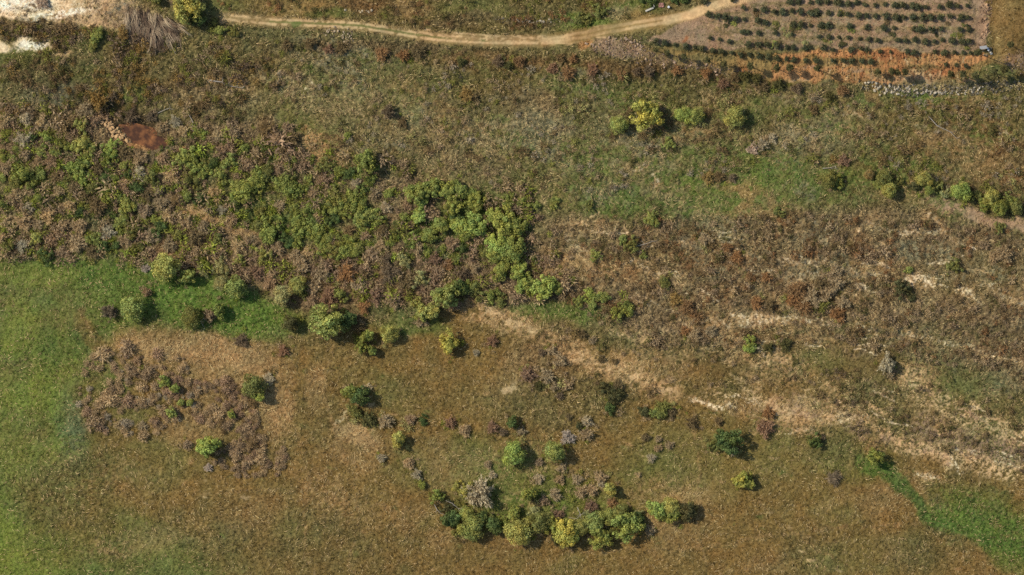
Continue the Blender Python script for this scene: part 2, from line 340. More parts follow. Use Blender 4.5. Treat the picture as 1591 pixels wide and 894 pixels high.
# straw and pale flood-laid debris, broken up
L([(740, 480), (800, 500), (870, 535), (930, 565), (1000, 590), (1040, 605)], 20, 'TAN', .85, brk=-.12, bs=6)
L([(760, 482), (800, 502), (830, 512)], 6, 'SAND', .8, brk=-.2)
L([(890, 555), (960, 575), (1040, 605)], 9, 'SAND', .7, brk=.0)
E(1000, 570, 70, 30, 'TAN', .6, brk=.0); E(1050, 540, 60, 20, 'TAN', .5, brk=.1)
E(1215, 575, 50, 30, 'TAN', .8, brk=.05); E(1200, 560, 30, 10, 'SAND', .7, brk=.0); E(1230, 640, 80, 30, 'TAN', .9, brk=.02); E(1240, 632, 60, 18, 'PNL', .6, brk=.05)
E(1265, 640, 30, 12, 'TAB', .8); E(1420, 580, 34, 20, 'TAN', .85, brk=-.15); E(1420, 580, 22, 10, 'SAND', .5, brk=-.1)
L([(1160, 600), (1180, 625), (1220, 638), (1300, 645), (1360, 665), (1420, 690), (1470, 715)], 11, 'SAND', .75, brk=.05)
L([(1300, 600), (1330, 640), (1360, 690)], 16, 'TAN', .6, brk=.1)
L([(1420, 605), (1460, 625), (1510, 655), (1560, 670), (1620, 690)], 20, 'SAND', .8, brk=.16)
L([(1400, 690), (1450, 700), (1500, 715), (1560, 730), (1620, 730)], 15, 'SAND', .9, brk=.05)
L([(1440, 660), (1500, 690), (1560, 700), (1620, 710)], 20, 'PNK', .8, brk=.0)
for pts, wd, s in [
    ([(1062, 502), (1095, 495), (1130, 502)], 3.2, 1), ([(1140, 490), (1200, 496), (1240, 492), (1290, 504)], 3.6, .9), ([(1150, 500), (1215, 503)], 3, .8), ([(1335, 508), (1375, 518), (1400, 522)], 3.5, 1),
    ([(1400, 522), (1460, 530), (1510, 538), (1560, 556), (1620, 580)], 2.6, .9), ([(1312, 414), (1345, 424), (1372, 428)], 4, 1), ([(1325, 442), (1340, 445)], 2.6, .9), ([(1410, 432), (1435, 433), (1440, 445)], 5, 1),
    ([(1490, 450), (1520, 468)], 4, 1), ([(1000, 383), (1030, 376), (1080, 376)], 2, .8), ([(955, 413), (985, 411), (1008, 421)], 2.2, .9), ([(1020, 426), (1060, 427)], 2, .9), ([(1078, 624), (1110, 628), (1142, 634)], 2.6, 1),
    ([(1200, 418), (1220, 405), (1250, 410), (1280, 402)], 3, .6), ([(1230, 432), (1280, 430)], 5, .6), ([(1420, 741), (1455, 738)], 2.2, .9), ([(1440, 340), (1460, 345)], 4, .5), ([(1015, 272), (1024, 282), (1016, 290)], 1.8, .8),
    ([(980, 265), (1000, 256)], 2, .7), ([(1560, 200), (1575, 212)], 3, .9), ([(1320, 176), (1335, 180)], 3, .7), ([(1420, 197), (1440, 196)], 2.5, .7), ([(478, 140), (482, 130)], 3, 1), ([(330, 125), (352, 128), (378, 135)], 3, .8),
    ([(1365, 352), (1345, 345), (1335, 358)], 3, .8), ([(1395, 365), (1440, 360), (1470, 365), (1490, 380)], 3, .6), ([(880, 372), (905, 390), (920, 388)], 3, .6), ([(560, 625), (520, 660)], 2, .4), ([(1590, 470), (1560, 460), (1540, 445)], 3, .6)]:
    L(pts, wd * 1.4, 'PSA', s, brk=-.08, bs=2.6); L(pts, wd * 3.2, 'TAN', .7, brk=.12, bs=3.0)
L([(1440, 312), (1465, 322), (1505, 330), (1545, 345), (1620, 356)], 9, 'PNL', .85)
L([(740, 310), (765, 322), (790, 340)], 3, 'TAB', .8)
L([(150, 170), (130, 140)], 8, 'OCD', .5)
UP = [(430, 80), (800, 100), (1300, 145), (1620, 150), (1620, 345), (1400, 300), (900, 330), (600, 262), (430, 190)]
RB = [(860, 340), (1250, 330), (1620, 370), (1620, 590), (1300, 540), (1050, 545), (880, 450)]
LR = [(1080, 600), (1300, 600), (1450, 600), (1620, 660), (1620, 735), (1400, 705), (1160, 650)]
def rin(poly):
    xs = [p[0] for p in poly]; ys = [p[1] for p in poly]
    while True:
        a, b = rng.uniform(min(xs), max(xs)), rng.uniform(min(ys), max(ys))
        if in_poly(np.array(a), np.array(b), poly): return a, b
for k in range(190):
    x0, y0 = rin(UP); rr = rng.uniform(10, 40)
    E(x0, y0, rr * rng.uniform(1.2, 2.2), rr * .6, rng.choice(['STR', 'GST', 'OLV', 'LOL', 'GST', 'GRN', 'TAB', 'GRN', 'LOL', 'STR'] if x0 < 1300 else ['BRO', 'OLV', 'GRN', 'RUS', 'LOL', 'TAB']), rng.uniform(.35, .8), ang=rng.uniform(-20, 35), soft=.6, brk=rng.uniform(-.2, .2), bs=rng.uniform(4, 12))
for k in range(150):
    x0, y0 = rin(RB); rr = rng.uniform(10, 34)
    E(x0, y0, rr * rng.uniform(1.4, 2.6), rr * .55, rng.choice(['STR', 'GST', 'MAU', 'BRO', 'DMA', 'RUS', 'TAB', 'STR', 'TAN', 'OLV']), rng.uniform(.35, .8), ang=rng.uniform(-5, 35), soft=.6, brk=rng.uniform(-.15, .2), bs=rng.uniform(3, 9))
for k in range(85):
    x0, y0 = rin(RB if k % 3 else LR); a0 = math.radians(rng.normal(14, 9)); b = rng.normal(0, .25)
    for q2 in range(rng.integers(2, 5)):
        a = a0 + rng.normal(0, .10); ln = rng.uniform(12, 44); pts = [(x0 + rng.normal(0, 9), y0 + q2 * rng.uniform(2, 5))]
        for q in range(4):
            a += b * .3 + rng.normal(0, .10); pts.append((pts[-1][0] + math.cos(a) * ln / 4, pts[-1][1] + math.sin(a) * ln / 4))
        L(pts, rng.uniform(.6, 1.3), 'PSA' if k % 2 else 'SAND', rng.uniform(.5, 1), brk=rng.uniform(-.15, .12), bs=2.4, w=.45)
for k in range(60):
    x0, y0 = rin(LR); E(x0, y0, rng.uniform(8, 26), rng.uniform(3, 9), rng.choice(['SAND', 'BRO', 'PNL', 'TAN', 'BRO', 'MAU', 'OLV']), .85, ang=rng.uniform(-5, 35), brk=rng.uniform(-.1, .25), bs=2.6, soft=.6)
for k in range(22):
    x0 = rng.uniform(960, 1330); y0 = 500 + (x0 - 960) * .3 + rng.normal(0, 22); E(x0, y0, rng.uniform(10, 26), rng.uniform(4, 10), rng.choice(['SAND', 'TAN', 'BRO', 'TAN']), .7, ang=20, brk=.1, bs=2.6, soft=.6)
# sand bank, top left
E(60, 10, 100, 20, 'PSA', 1, soft=.25, brk=-.5, bs=6); E(40, 18, 60, 10, 'PSA', 1, soft=.2); E(150, 18, 75, 26, 'SAND', .95, brk=-.25, bs=3); E(10, 5, 60, 20, 'PSA', .9, brk=-.2)
E(48, 69, 30, 9, 'PSA', .95, brk=-.15); E(2, 76, 12, 10, 'PSA', .9); E(95, 82, 14, 4, 'SAND', .7); E(150, 38, 14, 10, 'SAND', .9, brk=-.1); E(250, 35, 26, 14, 'SAND', .6, ang=40, brk=-.1); E(268, 55, 12, 14, 'TAN', .7)
E(190, 25, 40, 20, 'MAU', .4)
E(40, 4, 70, 14, 'PSA', .9, brk=-.3, bs=4); E(165, 20, 60, 26, 'PNL', .6, brk=-.1); E(30, 6, 50, 12, 'WHI', .95, brk=-.35, bs=4); E(90, 22, 40, 7, 'WHI', .8, brk=-.1, bs=4, ang=-10); E(50, 70, 22, 5, 'WHI', .8, brk=-.2, bs=4)
for k in range(40): E(rng.uniform(0, 200), rng.uniform(-4, 30), rng.uniform(6, 22), rng.uniform(1.5, 4), rng.choice(['BGY', 'DMA', 'TAN', 'SAND', 'MAU']), .6, ang=rng.normal(-5, 18), brk=.0, bs=3)
# dark wet mud round the pond
E(205, 195, 55, 26, 'DRK', .85, ang=25); E(182, 165, 12, 24, 'OCD', .9); E(220, 219, 40, 9, 'ORG', .75, ang=5); E(285, 234, 10, 4, 'ORG', .8)

# ---- orchard, bank, track: regions with a surface of their own
ORCH = [(1010, 55), (1075, 30), (1170, -12), (1200, -260), (1538, -260), (1533, 78), (1500, 84), (1400, 82), (1330, 76), (1262, 78), (1200, 84), (1150, 86), (1080, 78), (1010, 68)]
BANK = [(1030, 72), (1090, 82), (1150, 88), (1200, 84), (1262, 78), (1330, 74), (1400, 80), (1500, 84), (1545, 84), (1535, 96), (1490, 108), (1478, 128), (1400, 136), (1330, 126), (1262, 128), (1200, 124), (1150, 114), (1100, 106), (1040, 92)]
ow = np.where(True, PX + wob_x * .25, 0); oh = PY + wob_y * .25
m_orch = in_poly(ow, oh, ORCH)
m_bank = in_poly(ow, oh, BANK) & ~m_orch
TRACK = [(318, 14), (345, 27), (420, 34), (500, 37), (560, 40), (620, 50), (680, 59), (760, 64), (850, 63), (905, 55), (950, 46), (1010, 36), (1070, 24), (1110, 10), (1165, -6), (1300, -60)]
td = seg_dist(PX + wob_x * .12, PY + wob_y * .12, TRACK)
twid = 6.5 + 3.5 * sstep(600, 750, PX) - 1.0 * sstep(980, 1040, PX) - 3.2 * (1 - sstep(330, 400, PX))
m_track = td < twid + 1.6 * fine2
xs_ = GX; 
G([(1000, 60), (1075, 28), (1170, -12), (1200, -300), (1538, -300), (1533, 78), (1400, 80), (1262, 74), (1100, 76)], 'PNK', 1, 3)
E(1300, 30, 240, 40, 'PNL', .35, brk=.0); E(1180, 45, 120, 30, 'OLV', .45, brk=.1); E(1350, 50, 150, 30, 'GST', .45, brk=.1, bs=6); E(1450, 75, 70, 8, 'STR', .5, brk=0)
for yy in (5, 22, 44, 62): L([(1120, yy + 4), (1300, yy), (1510, yy + 3)], 5, 'OLV', .6, brk=-.1, bs=6)
for k in range(26):
    yy = -6 + k * 3.3
    L([(1100, yy + 5), (1300, yy), (1515, yy + 3)], rng.uniform(.6, 1.3), rng.choice(['PNL', 'TAB', 'BRO', 'STR', 'DMA']), rng.uniform(.3, .7), brk=rng.uniform(-.2, .2), bs=5, w=.15)
E(970, 75, 40, 14, 'PNK', .9, ang=10, brk=-.3); L([(930, 72), (1000, 82), (1080, 98), (1180, 116)], 9, 'PNK', .7, brk=-.2); E(912, 68, 9, 8, 'ORG', .6)
L([(1000, 74), (1080, 84), (1150, 88)], 6, 'OCD', .8)
G(BANK, 'OCH', .8, 3)
G([(1200, 84), (1300, 76), (1400, 80), (1540, 84), (1520, 96), (1480, 120), (1380, 134), (1300, 128), (1200, 122)], 'ORG', .95, 4)
for (cx, cy, rx, ry, k, s) in [(1380, 88, 70, 7, 'ORD', .8), (1470, 92, 50, 6, 'ORG', .9), (1150, 98, 10, 12, 'ORD', .9), (1330, 100, 60, 5, 'OCH', .6), (1440, 112, 50, 10, 'ORD', .7), (1430, 108, 30, 6, 'OLV', .7),
                               (1260, 95, 60, 8, 'OCH', .8), (1150, 96, 50, 8, 'OCH', .7), (1065, 62, 5, 5, 'ORD', .8), (1090, 88, 50, 5, 'OLV', .6), (1500, 118, 20, 8, 'LOL', .8), (1275, 92, 70, 4, 'OCH', .7), (1400, 124, 60, 6, 'PNL', .6), (1350, 120, 80, 8, 'OCH', .4)]:
    E(cx, cy, rx, ry, k, s, soft=.4)
for k in range(26): E(rng.uniform(1190, 1520), rng.uniform(84, 126), rng.uniform(6, 26), rng.uniform(2, 5), rng.choice(['OCH', 'PNL', 'ORD', 'SAND', 'TAB', 'OLV']), .6, brk=-.05, bs=3)
for k in range(110):
    x0 = rng.uniform(1262, 1500); y0 = rng.uniform(80, 96) if k % 2 else rng.uniform(104, 120)
    L([(x0, y0), (x0 + rng.uniform(-3, 3), y0 + rng.uniform(6, 14))], rng.uniform(.7, 1.6), rng.choice(['ORD', 'SAND', 'OCH', 'TAN']), .7)
# yard to the right of the orchard
G([(1538, -200), (2300, -200), (2300, 130), (1591, 118), (1545, 100), (1540, 80)], 'OCD', .95, 5)
E(1560, 60, 12, 60, 'OCH', .75); E(1570, 15, 40, 20, 'OCH', .4, brk=0); E(1575, 50, 20, 30, 'OCD', .5)
E(1580, 95, 26, 12, 'PNK', .8, brk=-.1); E(1545, 108, 40, 9, 'LOL', .7); L([(1545, 88), (1520, 104), (1505, 112)], 5, 'OCH', .9)
L([(1531, -200), (1531, 0), (1533, 40), (1526, 60)], 6, 'PNL', .8, brk=-.25); L([(1515, -200), (1515, 60)], 8, 'MAU', .25)
E(1460, 134, 90, 6, 'STR', .6)
# the track: pale wheel ruts with grass between
L(TRACK[1:9], 9, 'TAN', .55, w=.1); L(TRACK[8:], 9, 'OCH', .6, w=.1)
L(TRACK[2:8], 1.9, 'LOL', .85, w=.1, soft=.7)
for off in (-3.6, 3.6):
    pts = [(x, y + off) for x, y in TRACK]
    L(pts[1:9], 1.9, 'SAND', .9, soft=.7, w=.12, brk=-.3, bs=9); L(pts[8:], 2.4, 'SAND', .75, soft=.6, w=.15)
for off, x0, x1 in ((-7, 660, 860), (0, 640, 800), (7.5, 660, 880), (-4, 700, 940), (3, 720, 850)):
    L([(x0, 50 + (x0 - 600) * .06 + off), ((x0 + x1) / 2, 62 + off * .8), (x1, 62 + off * .7)], 1.5, 'SAND', .8, w=.1, brk=-.2, bs=10)
L([(700, 62), (850, 61)], 3, 'TAB', .8, brk=.05, bs=5, w=.2)
L(TRACK[12:], 7, 'SAND', .8, w=.2); L([(1035, 33), (1070, 25), (1110, 11), (1160, -4)], 6, 'SAND', .9, w=.2); E(870, 62, 30, 5, 'SAND', .7, ang=5); E(930, 45, 18, 4, 'SAND', .6, ang=-15)
L([(690, 55), (760, 58), (860, 55), (930, 42)], 3, 'OCD', .6, brk=-.1, bs=6, w=.2); E(462, 37, 9, 6, 'GRN', .8)
E(930, 50, 50, 8, 'OCD', .6, ang=-15)

inside = (np.abs(GX) <= 172) & (np.abs(GY) <= 101)
fine2 = fine2 * inside; mid2 = mid2 * inside
# speckle of straw and dark gaps
sp = sstep(.30, .62, fbm(PX, PY, 2.4, 51, 2)) * STW * inside
STRAW = lin((196, 170, 118))
COL = COL * (1 - sp[..., None] * .62) + STRAW * sp[..., None] * .62
var = 1 + .13 * mid2 + .05 * fbm(PX, PY, 45, 17, 2) + .16 * fine2
COL *= var[..., None]
hue = (fbm(PX, PY, 22, 61, 3) * inside)[..., None] * .10
COL = COL * (1 + hue * np.array([1.0, -.1, -.4]))
COL = np.clip(COL * GK, .004, .85); COL[~inside] *= .93

# relief
Z = 0.5 * fbm(PX, PY, 160, 71, 3)
up = sstep(150, 60, PY) * sstep(880, 1020, PX + .5 * PY)
Z += 3.4 * up + 1.2 * sstep(150, 20, PY) * (1 - up)
terr = 0.35 * np.abs(((PY - 10) / 18.0) % 1 - .5) * m_orch
Z += terr
Z -= 1.1 * np.exp(-(((PX - 215) / 42) ** 2 + ((PY - 200) / 26) ** 2) ** 1)
Z -= .5 * np.exp(-(seg_dist(PX, PY, [(60, 380), (300, 330), (600, 380), (900, 450), (1200, 490), (1600, 580)]) / 60) ** 2)
micro = (fbm(PX, PY, 4.2, 81, 3) * .9 + .5 * fbm(PX, PY, 10, 85, 2))
flat_ = np.where(m_track, .18, 1.0)
flat_ = np.where(m_orch, .7, flat_)
near = np.clip(1.6 - np.maximum(np.abs(GX) / 172, np.abs(GY) / 101) * .6, 0, 1)
BASEZ = Z.copy()
Z += AMP * micro * 1.15 * flat_ * np.where(kx, 1, 0)
Z += np.where(m_bank, .22 * fbm(PX * 3.2, PY, 7, 91, 3) + .1, 0)
POND = in_poly(PX + wob_x * .4, PY + wob_y * .4, [(188, 192), (205, 200), (225, 205), (250, 212), (262, 222), (256, 232), (238, 232), (222, 226), (205, 222), (196, 212)])
PZ = float(BASEZ[np.argmin(np.abs(ay - P(0, 213)[1])), np.argmin(np.abs(ax - P(222, 0)[0]))]) + .10
Z = np.where(POND, PZ - .25, Z)
def height(px, py):
    x, y = P(px, py)
    i = np.clip(np.searchsorted(ax, x), 0, len(ax) - 1); j = np.clip(np.searchsorted(ay, y), 0, len(ay) - 1)
    return BASEZ[j, i]
def colour_at(px, py):
    x, y = P(px, py)
    return COL[np.clip(np.searchsorted(ay, y), 0, len(ay) - 1), np.clip(np.searchsorted(ax, x), 0, len(ax) - 1)]

def mesh_np(name, V, F, C, mat, smooth=False):
    me = bpy.data.meshes.new(name)
    k = F.shape[1]
    me.vertices.add(len(V)); me.vertices.foreach_set('co', np.ascontiguousarray(V, np.float32).ravel())
    me.loops.add(F.size); me.loops.foreach_set('vertex_index', np.ascontiguousarray(F, np.int32).ravel())
    me.polygons.add(len(F)); me.polygons.foreach_set('loop_start', np.arange(0, F.size, k, dtype=np.int32))
    me.polygons.foreach_set('loop_total', np.full(len(F), k, np.int32))
    if smooth: me.polygons.foreach_set('use_smooth', np.ones(len(F), bool))
    me.update(calc_edges=True)
    if C is not None:
        at = me.attributes.new('col', 'FLOAT_COLOR', 'POINT')
        at.data.foreach_set('color', np.concatenate([C, np.ones((len(C), 1))], 1).astype(np.float32).ravel())
    me.materials.append(mat)
    return me

def link(name, me, parent=None):
    o = bpy.data.objects.new(name, me); col.objects.link(o)
    if parent: o.parent = parent
    return o

ny, nx = shape
idx = np.arange(ny * nx).reshape(ny, nx)
Q = np.stack([idx[:-1, :-1], idx[:-1, 1:], idx[1:, 1:], idx[1:, :-1]], -1)
cls = np.zeros((ny - 1, nx - 1), int)
cls[m_orch[:-1, :-1]] = 2; cls[m_bank[:-1, :-1]] = 3; cls[m_track[:-1, :-1] & ~m_orch[:-1, :-1]] = 1
sandy = (COL[..., 0] > .42) & (PX < 260) & (PY < 60)
sand_m = (PY < 36 + 5 * mid2) & (PX < 215 + 8 * mid2) & (PX > -200) & (PY > -200)
cls[sand_m[:-1, :-1]] = 4
VV = np.stack([GX, GY, Z], -1).reshape(-1, 3); CC = COL.reshape(-1, 3)
for k, (nm, mt) in enumerate([('ground', M_GROUND), ('dirt_track', M_TRACK), ('orchard_soil', M_SOIL), ('earth_bank', M_SOIL), ('sandy_ground', M_SOIL)]):
    q = Q[cls == k]
    used, inv = np.unique(q, return_inverse=True)
    tag(link(nm, mesh_np(nm, VV[used], inv.reshape(q.shape), CC[used], mt, True)), kind='structure')

# pond water
def water():
    m = bpy.data.materials.new('muddy_water'); m.use_nodes = True
    n = m.node_tree.nodes; l = m.node_tree.links; b = n['Principled BSDF']
    b.inputs['Roughness'].default_value = .12
    tc = n.new('ShaderNodeTexCoord'); nz = n.new('ShaderNodeTexNoise'); nz.inputs['Scale'].default_value = .35; nz.inputs['Detail'].default_value = 6
    r = n.new('ShaderNodeValToRGB')
    r.color_ramp.elements[0].position = .42; r.color_ramp.elements[0].color = (.08, .035, .015, 1)
    r.color_ramp.elements[1].position = .66; r.color_ramp.elements[1].color = (.34, .14, .045, 1)
    l.new(tc.outputs['Object'], nz.inputs['Vector']); l.new(nz.outputs[0], r.inputs[0]); l.new(r.outputs[0], b.inputs['Base Color'])
    pts = [(178, 186), (205, 190), (235, 198), (262, 206), (272, 222), (264, 240), (232, 240), (205, 232), (186, 215)]
    V = np.array([(*P(x, y), PZ) for x, y in pts]); c = V.mean(0)
    V = np.vstack([V, c]); k = len(pts)
    F = np.array([[i, k, (i + 1) % k] for i in range(k)])
    me = mesh_np('water', V, F, None, m)
    o = link('water', me); tag(o, kind='structure')
water()

# ------------------------------------------------------------------ grass blades: one uncountable mass
def tri_mesh(name, T, C, mat):
    """T (n,3,3) triangles, C (n,3) colours"""
    n = len(T)
    return mesh_np(name, T.reshape(-1, 3), np.arange(3 * n).reshape(n, 3), np.repeat(C, 3, 0), mat)

def blades(n):
    px = rng.uniform(-40, 1631, n); py = rng.uniform(-30, 924, n)
    x, y = P(px, py)
    j = np.clip(np.searchsorted(ay, y), 0, ny - 1); i = np.clip(np.searchsorted(ax, x), 0, nx - 1)
    keep = ~(m_track[j, i] | POND[j, i]) & (rng.uniform(0, 1, n) < np.clip(.25 + AMP[j, i] * 3.0, 0, 1) * (1 - .8 * sstep(.6, 1.0, COL[j, i].sum(-1)))) & ~(m_orch[j, i] & (rng.uniform(0, 1, n) < .75)) & ~(m_bank[j, i] & (rng.uniform(0, 1, n) < .9))
    x, y, i, j = x[keep], y[keep], i[keep], j[keep]; n = len(x)
    z = Z[j, i]; c = COL[j, i]; st = STW[j, i]; am = AMP[j, i]
    T = []; C = []
    for k in range(4):
        a = rng.uniform(0, 2 * np.pi, n); h = rng.uniform(.16, .5, n) * (.55 + am * 2.2); wd = rng.uniform(.05, .13, n); ln = rng.uniform(.15, .6, n)
        ox = x + rng.normal(0, .16, n); oy = y + rng.normal(0, .16, n)
        ca, sa = np.cos(a), np.sin(a); b = rng.uniform(0, 2 * np.pi, n); cb, sb = np.cos(b), np.sin(b)
        p0 = np.stack([ox - cb * wd, oy - sb * wd, z - .05], 1); p1 = np.stack([ox + cb * wd, oy + sb * wd, z - .05], 1)
        p2 = np.stack([ox + ca * ln, oy + sa * ln, z + h], 1)
        T.append(np.stack([p0, p1, p2], 1))
        f = rng.uniform(.5, 1.55, n)[:, None]
        isst = (rng.uniform(0, 1, n) < st * .42)[:, None]
        cc = np.where(isst, STRAW * rng.uniform(.6, 1.15, n)[:, None], c * f * np.array([1.0, 1.02, .95]))
        C.append(cc)
    return np.concatenate(T), np.clip(np.concatenate(C), .003, .8)
T, C = blades(230000)
def stalks(n):
    # long dry stalks lying combed over the brush and the straw-covered slopes
    px = rng.uniform(-40, 1631, n); py = rng.uniform(-30, 924, n); x, y = P(px, py)
    j = np.clip(np.searchsorted(ay, y), 0, ny - 1); i = np.clip(np.searchsorted(ax, x), 0, nx - 1)
    keep = ~(m_track[j, i] | POND[j, i] | m_orch[j, i] | m_bank[j, i]) & (rng.uniform(0, 1, n) < (STW[j, i] * 1.7) ** 1.3 * sstep(-.5, .5, fbm(px, py, 14, 97, 2)))
    x, y, px, py, j, i = x[keep], y[keep], px[keep], py[keep], j[keep], i[keep]; n = len(x)
    a = 2.6 * fbm(px, py, 60, 95, 2) - .5 + rng.normal(0, .45, n); ln = rng.uniform(.35, 1.3, n); wd = rng.uniform(.04, .10, n)
    d = np.stack([np.cos(a), np.sin(a), rng.uniform(-.05, .35, n)], 1); sd_ = np.stack([-np.sin(a), np.cos(a), np.zeros(n)], 1) * wd[:, None]
    p = np.stack([x, y, Z[j, i] + .12 + AMP[j, i] * .5], 1); q = p + d * ln[:, None]
    cc = STRAW * rng.uniform(.5, 1.65, (n, 1)) * np.where(rng.uniform(0, 1, (n, 1)) < .3, np.array([.9, .85, .9]), 1)
    return np.stack([p - sd_, p + sd_, q], 1), np.clip(cc, 0, .8)
T2, C2 = stalks(190000)
T = np.concatenate([T, T2]); C = np.concatenate([C, C2])
tag(link('rough_grass', tri_mesh('rough_grass', T, C, M_TUFT)), 'short rough grass and dry straw covering the meadow', 'grass', kind='stuff')

# ------------------------------------------------------------------ plant meshes in unit size (radius 1)
def rdir(r, n):
    v = r.normal(size=(n, 3)); return v / np.linalg.norm(v, axis=1)[:, None]

def leaf_tris(r, pos, nrm, size):
    n = len(pos)
    t = np.cross(nrm, rdir(r, n)); t /= np.linalg.norm(t, axis=1)[:, None] + 1e-9
    b = np.cross(nrm, t)
    s = size[:, None]
    return np.stack([pos - t * s * .55 - b * s * .35, pos + t * s * .55 - b * s * .35, pos + b * s * .75], 1)

def crown_mesh(name, seed, clumps=26, per=75, csize=.34, leaf=.15, h=1.0, lift=.75, soft=.5, irr=.18, spread=.72, lobes=0):
    r = np.random.default_rng(seed)
    T = []; C = []
    d = rdir(r, clumps); d[:, 2] = np.abs(d[:, 2]) * 1.15 - .28
    lob = 1 + irr * r.normal(size=clumps)
    cen = d * spread * lob[:, None]; cen[:, 2] *= h
    if lobes:
        lc = np.stack([r.normal(0, .34, lobes), r.normal(0, .34, lobes), r.uniform(-.12, .12, lobes)], 1); li = r.integers(0, lobes, clumps)
        cen = lc[li] + cen * r.uniform(.55, .8, lobes)[li][:, None]
    cen = np.vstack([cen, r.normal(0, .25, (4, 3))])
    for c in cen:
        cs = csize * r.uniform(.7, 1.3)
        u = rdir(r, per)
        rad = cs * r.uniform(.55, 1.12, per) ** .6
        pos = c + u * rad[:, None]
        nr = u * 1.0 + rdir(r, per) * soft; nr /= np.linalg.norm(nr, axis=1)[:, None]
        T.append(leaf_tris(r, pos, nr, leaf * r.uniform(.6, 1.3, per)))
        cb = r.uniform(.78, 1.22)
        yel = r.uniform(-.12, .12)
        C.append(np.clip(cb * r.uniform(.7, 1.3, per)[:, None] * np.array([1 + yel, 1.0, 1 - yel]), .1, 2.2))
    T = np.concatenate(T); T[..., 2] += lift
    return tri_mesh(name, T, np.concatenate(C), M_LEAF)

def twig_mesh(name, seed, stems=95, per=24, h=1.0, tw=.026, ln=.27, up=.5, outer=.92, fill=.7):
    r = np.random.default_rng(seed)
    T = []; C = []
    az = r.uniform(0, 2 * np.pi, stems); el = r.uniform(.12, 1.45, stems)
    L_ = r.uniform(.5, 1.0, stems) ** .6 * outer
    lob = 1 + .2 * np.sin(az * 3 + r.uniform(0, 6)) + .12 * np.sin(az * 5 + r.uniform(0, 6))
    D = np.stack([np.cos(az) * np.cos(el), np.sin(az) * np.cos(el), np.sin(el) * h + .1], 1) * (L_ * lob)[:, None]
    for k in range(stems):
        s = D[k]
        side = np.cross(s, r.normal(size=3)); side /= np.linalg.norm(side) + 1e-9
        T.append(np.array([[-side * .03, side * .03, s]])); C.append(np.array([[.8, .8, .8]]) * r.uniform(.7, 1.1))
        t = r.uniform(.35, 1.02, per) ** fill
        pos = s * t[:, None] + r.normal(0, .045, (per, 3))
        dr = s / np.linalg.norm(s) * .9 + rdir(r, per) * .95 + np.array([0, 0, up]); dr /= np.linalg.norm(dr, axis=1)[:, None]
        end = pos + dr * (ln * r.uniform(.5, 1.2, per))[:, None]
        sd_ = np.cross(dr, pos + np.array([0, 0, .35]) + .45 * rdir(r, per)); sd_ /= np.linalg.norm(sd_, axis=1)[:, None] + 1e-9
        wv = sd_ * (tw * r.uniform(.6, 1.4, per))[:, None]
        T.append(np.stack([pos - wv, pos + wv, end], 1))
        C.append(r.uniform(.6, 1.35, per)[:, None] * r.uniform(.85, 1.15) * np.ones(3))
    T = np.concatenate(T)
    T[..., 2] = np.maximum(T[..., 2], .02)
    return tri_mesh(name, T, np.clip(np.concatenate(C), .1, 2), M_TWIG)

def trunk_mesh(name, seed, hgt=.9, r0=.07, limbs=4):
    r = np.random.default_rng(seed)
    V = []; F = []
    def tube(p0, p1, a, b, k=7, bend=.04, n=4):
        s0 = len(V); p0 = np.array(p0, float); p1 = np.array(p1, float)
        for i in range(n + 1):
            t = i / n; c = p0 + (p1 - p0) * t + r.normal(0, bend, 3) * np.array([1, 1, 0]) * (0 < i < n)
            rr = a + (b - a) * t
            if i == 0: rr *= 1.35
            for q in range(k):
                an = 2 * math.pi * q / k; V.append(c + np.array([math.cos(an) * rr, math.sin(an) * rr, 0]))
        for i in range(n):
            for q in range(k):
                F.append([s0 + i * k + q, s0 + i * k + (q + 1) % k, s0 + (i + 1) * k + (q + 1) % k, s0 + (i + 1) * k + q])
    tube((0, 0, -.1), (r.normal(0, .05), r.normal(0, .05), hgt), r0, r0 * .55)
    for q in range(limbs):
        a = 2 * math.pi * q / limbs + r.uniform(-.4, .4)
        tube((0, 0, hgt * .5), (math.cos(a) * .5, math.sin(a) * .5, hgt * 1.15), r0 * .5, r0 * .15)
    return mesh_np(name, np.array(V), np.array(F), None, M_BARK, True)

def stem_mesh(name, seed):
    return trunk_mesh(name, seed, .35, .05, 5)

CLUMPY = [crown_mesh('crown', 100 + k, clumps=40, per=80, csize=.25, leaf=.105, soft=.6, irr=.25, lobes=(0, 3, 4)[k % 3]) for k in range(9)]
SOFT = [crown_mesh('crown', 120 + k, clumps=60, per=75, csize=.26, leaf=.075, soft=.6, irr=.13, spread=.70, lobes=(0, 3)[k % 2]) for k in range(4)]
OPEN = [crown_mesh('crown', 140 + k, clumps=20, per=60, csize=.28, leaf=.12, irr=.3, spread=.78, soft=.7) for k in range(4)]
LOWB = [crown_mesh('foliage', 160 + k, clumps=44, per=70, csize=.22, leaf=.085, h=.7, lift=.32, irr=.28, lobes=(3, 4, 5)[k % 3]) for k in range(6)]
ORCHC = [crown_mesh('crown', 180 + k, clumps=16, per=50, csize=.34, leaf=.16, h=.8, lift=.7, spread=.62, irr=.3) for k in range(5)]
TALLC = [crown_mesh('crown', 190 + k, clumps=18, per=60, csize=.36, leaf=.17, h=1.0, lift=0, spread=.66, soft=.9) for k in range(3)]
BARE = [twig_mesh('branches', 200 + k) for k in range(7)]
BARED = [twig_mesh('branches', 220 + k, stems=130, per=22, tw=.030, ln=.20, up=.5) for k in range(5)]
SPIKY = [twig_mesh('branches', 240 + k, stems=34, per=16, tw=.035, ln=.6, up=.1, outer=.8) for k in range(2)]
TRUNKS = [trunk_mesh('trunk', 300 + k) for k in range(3)]
STEMS = [stem_mesh('stem', 310 + k) for k in range(3)]

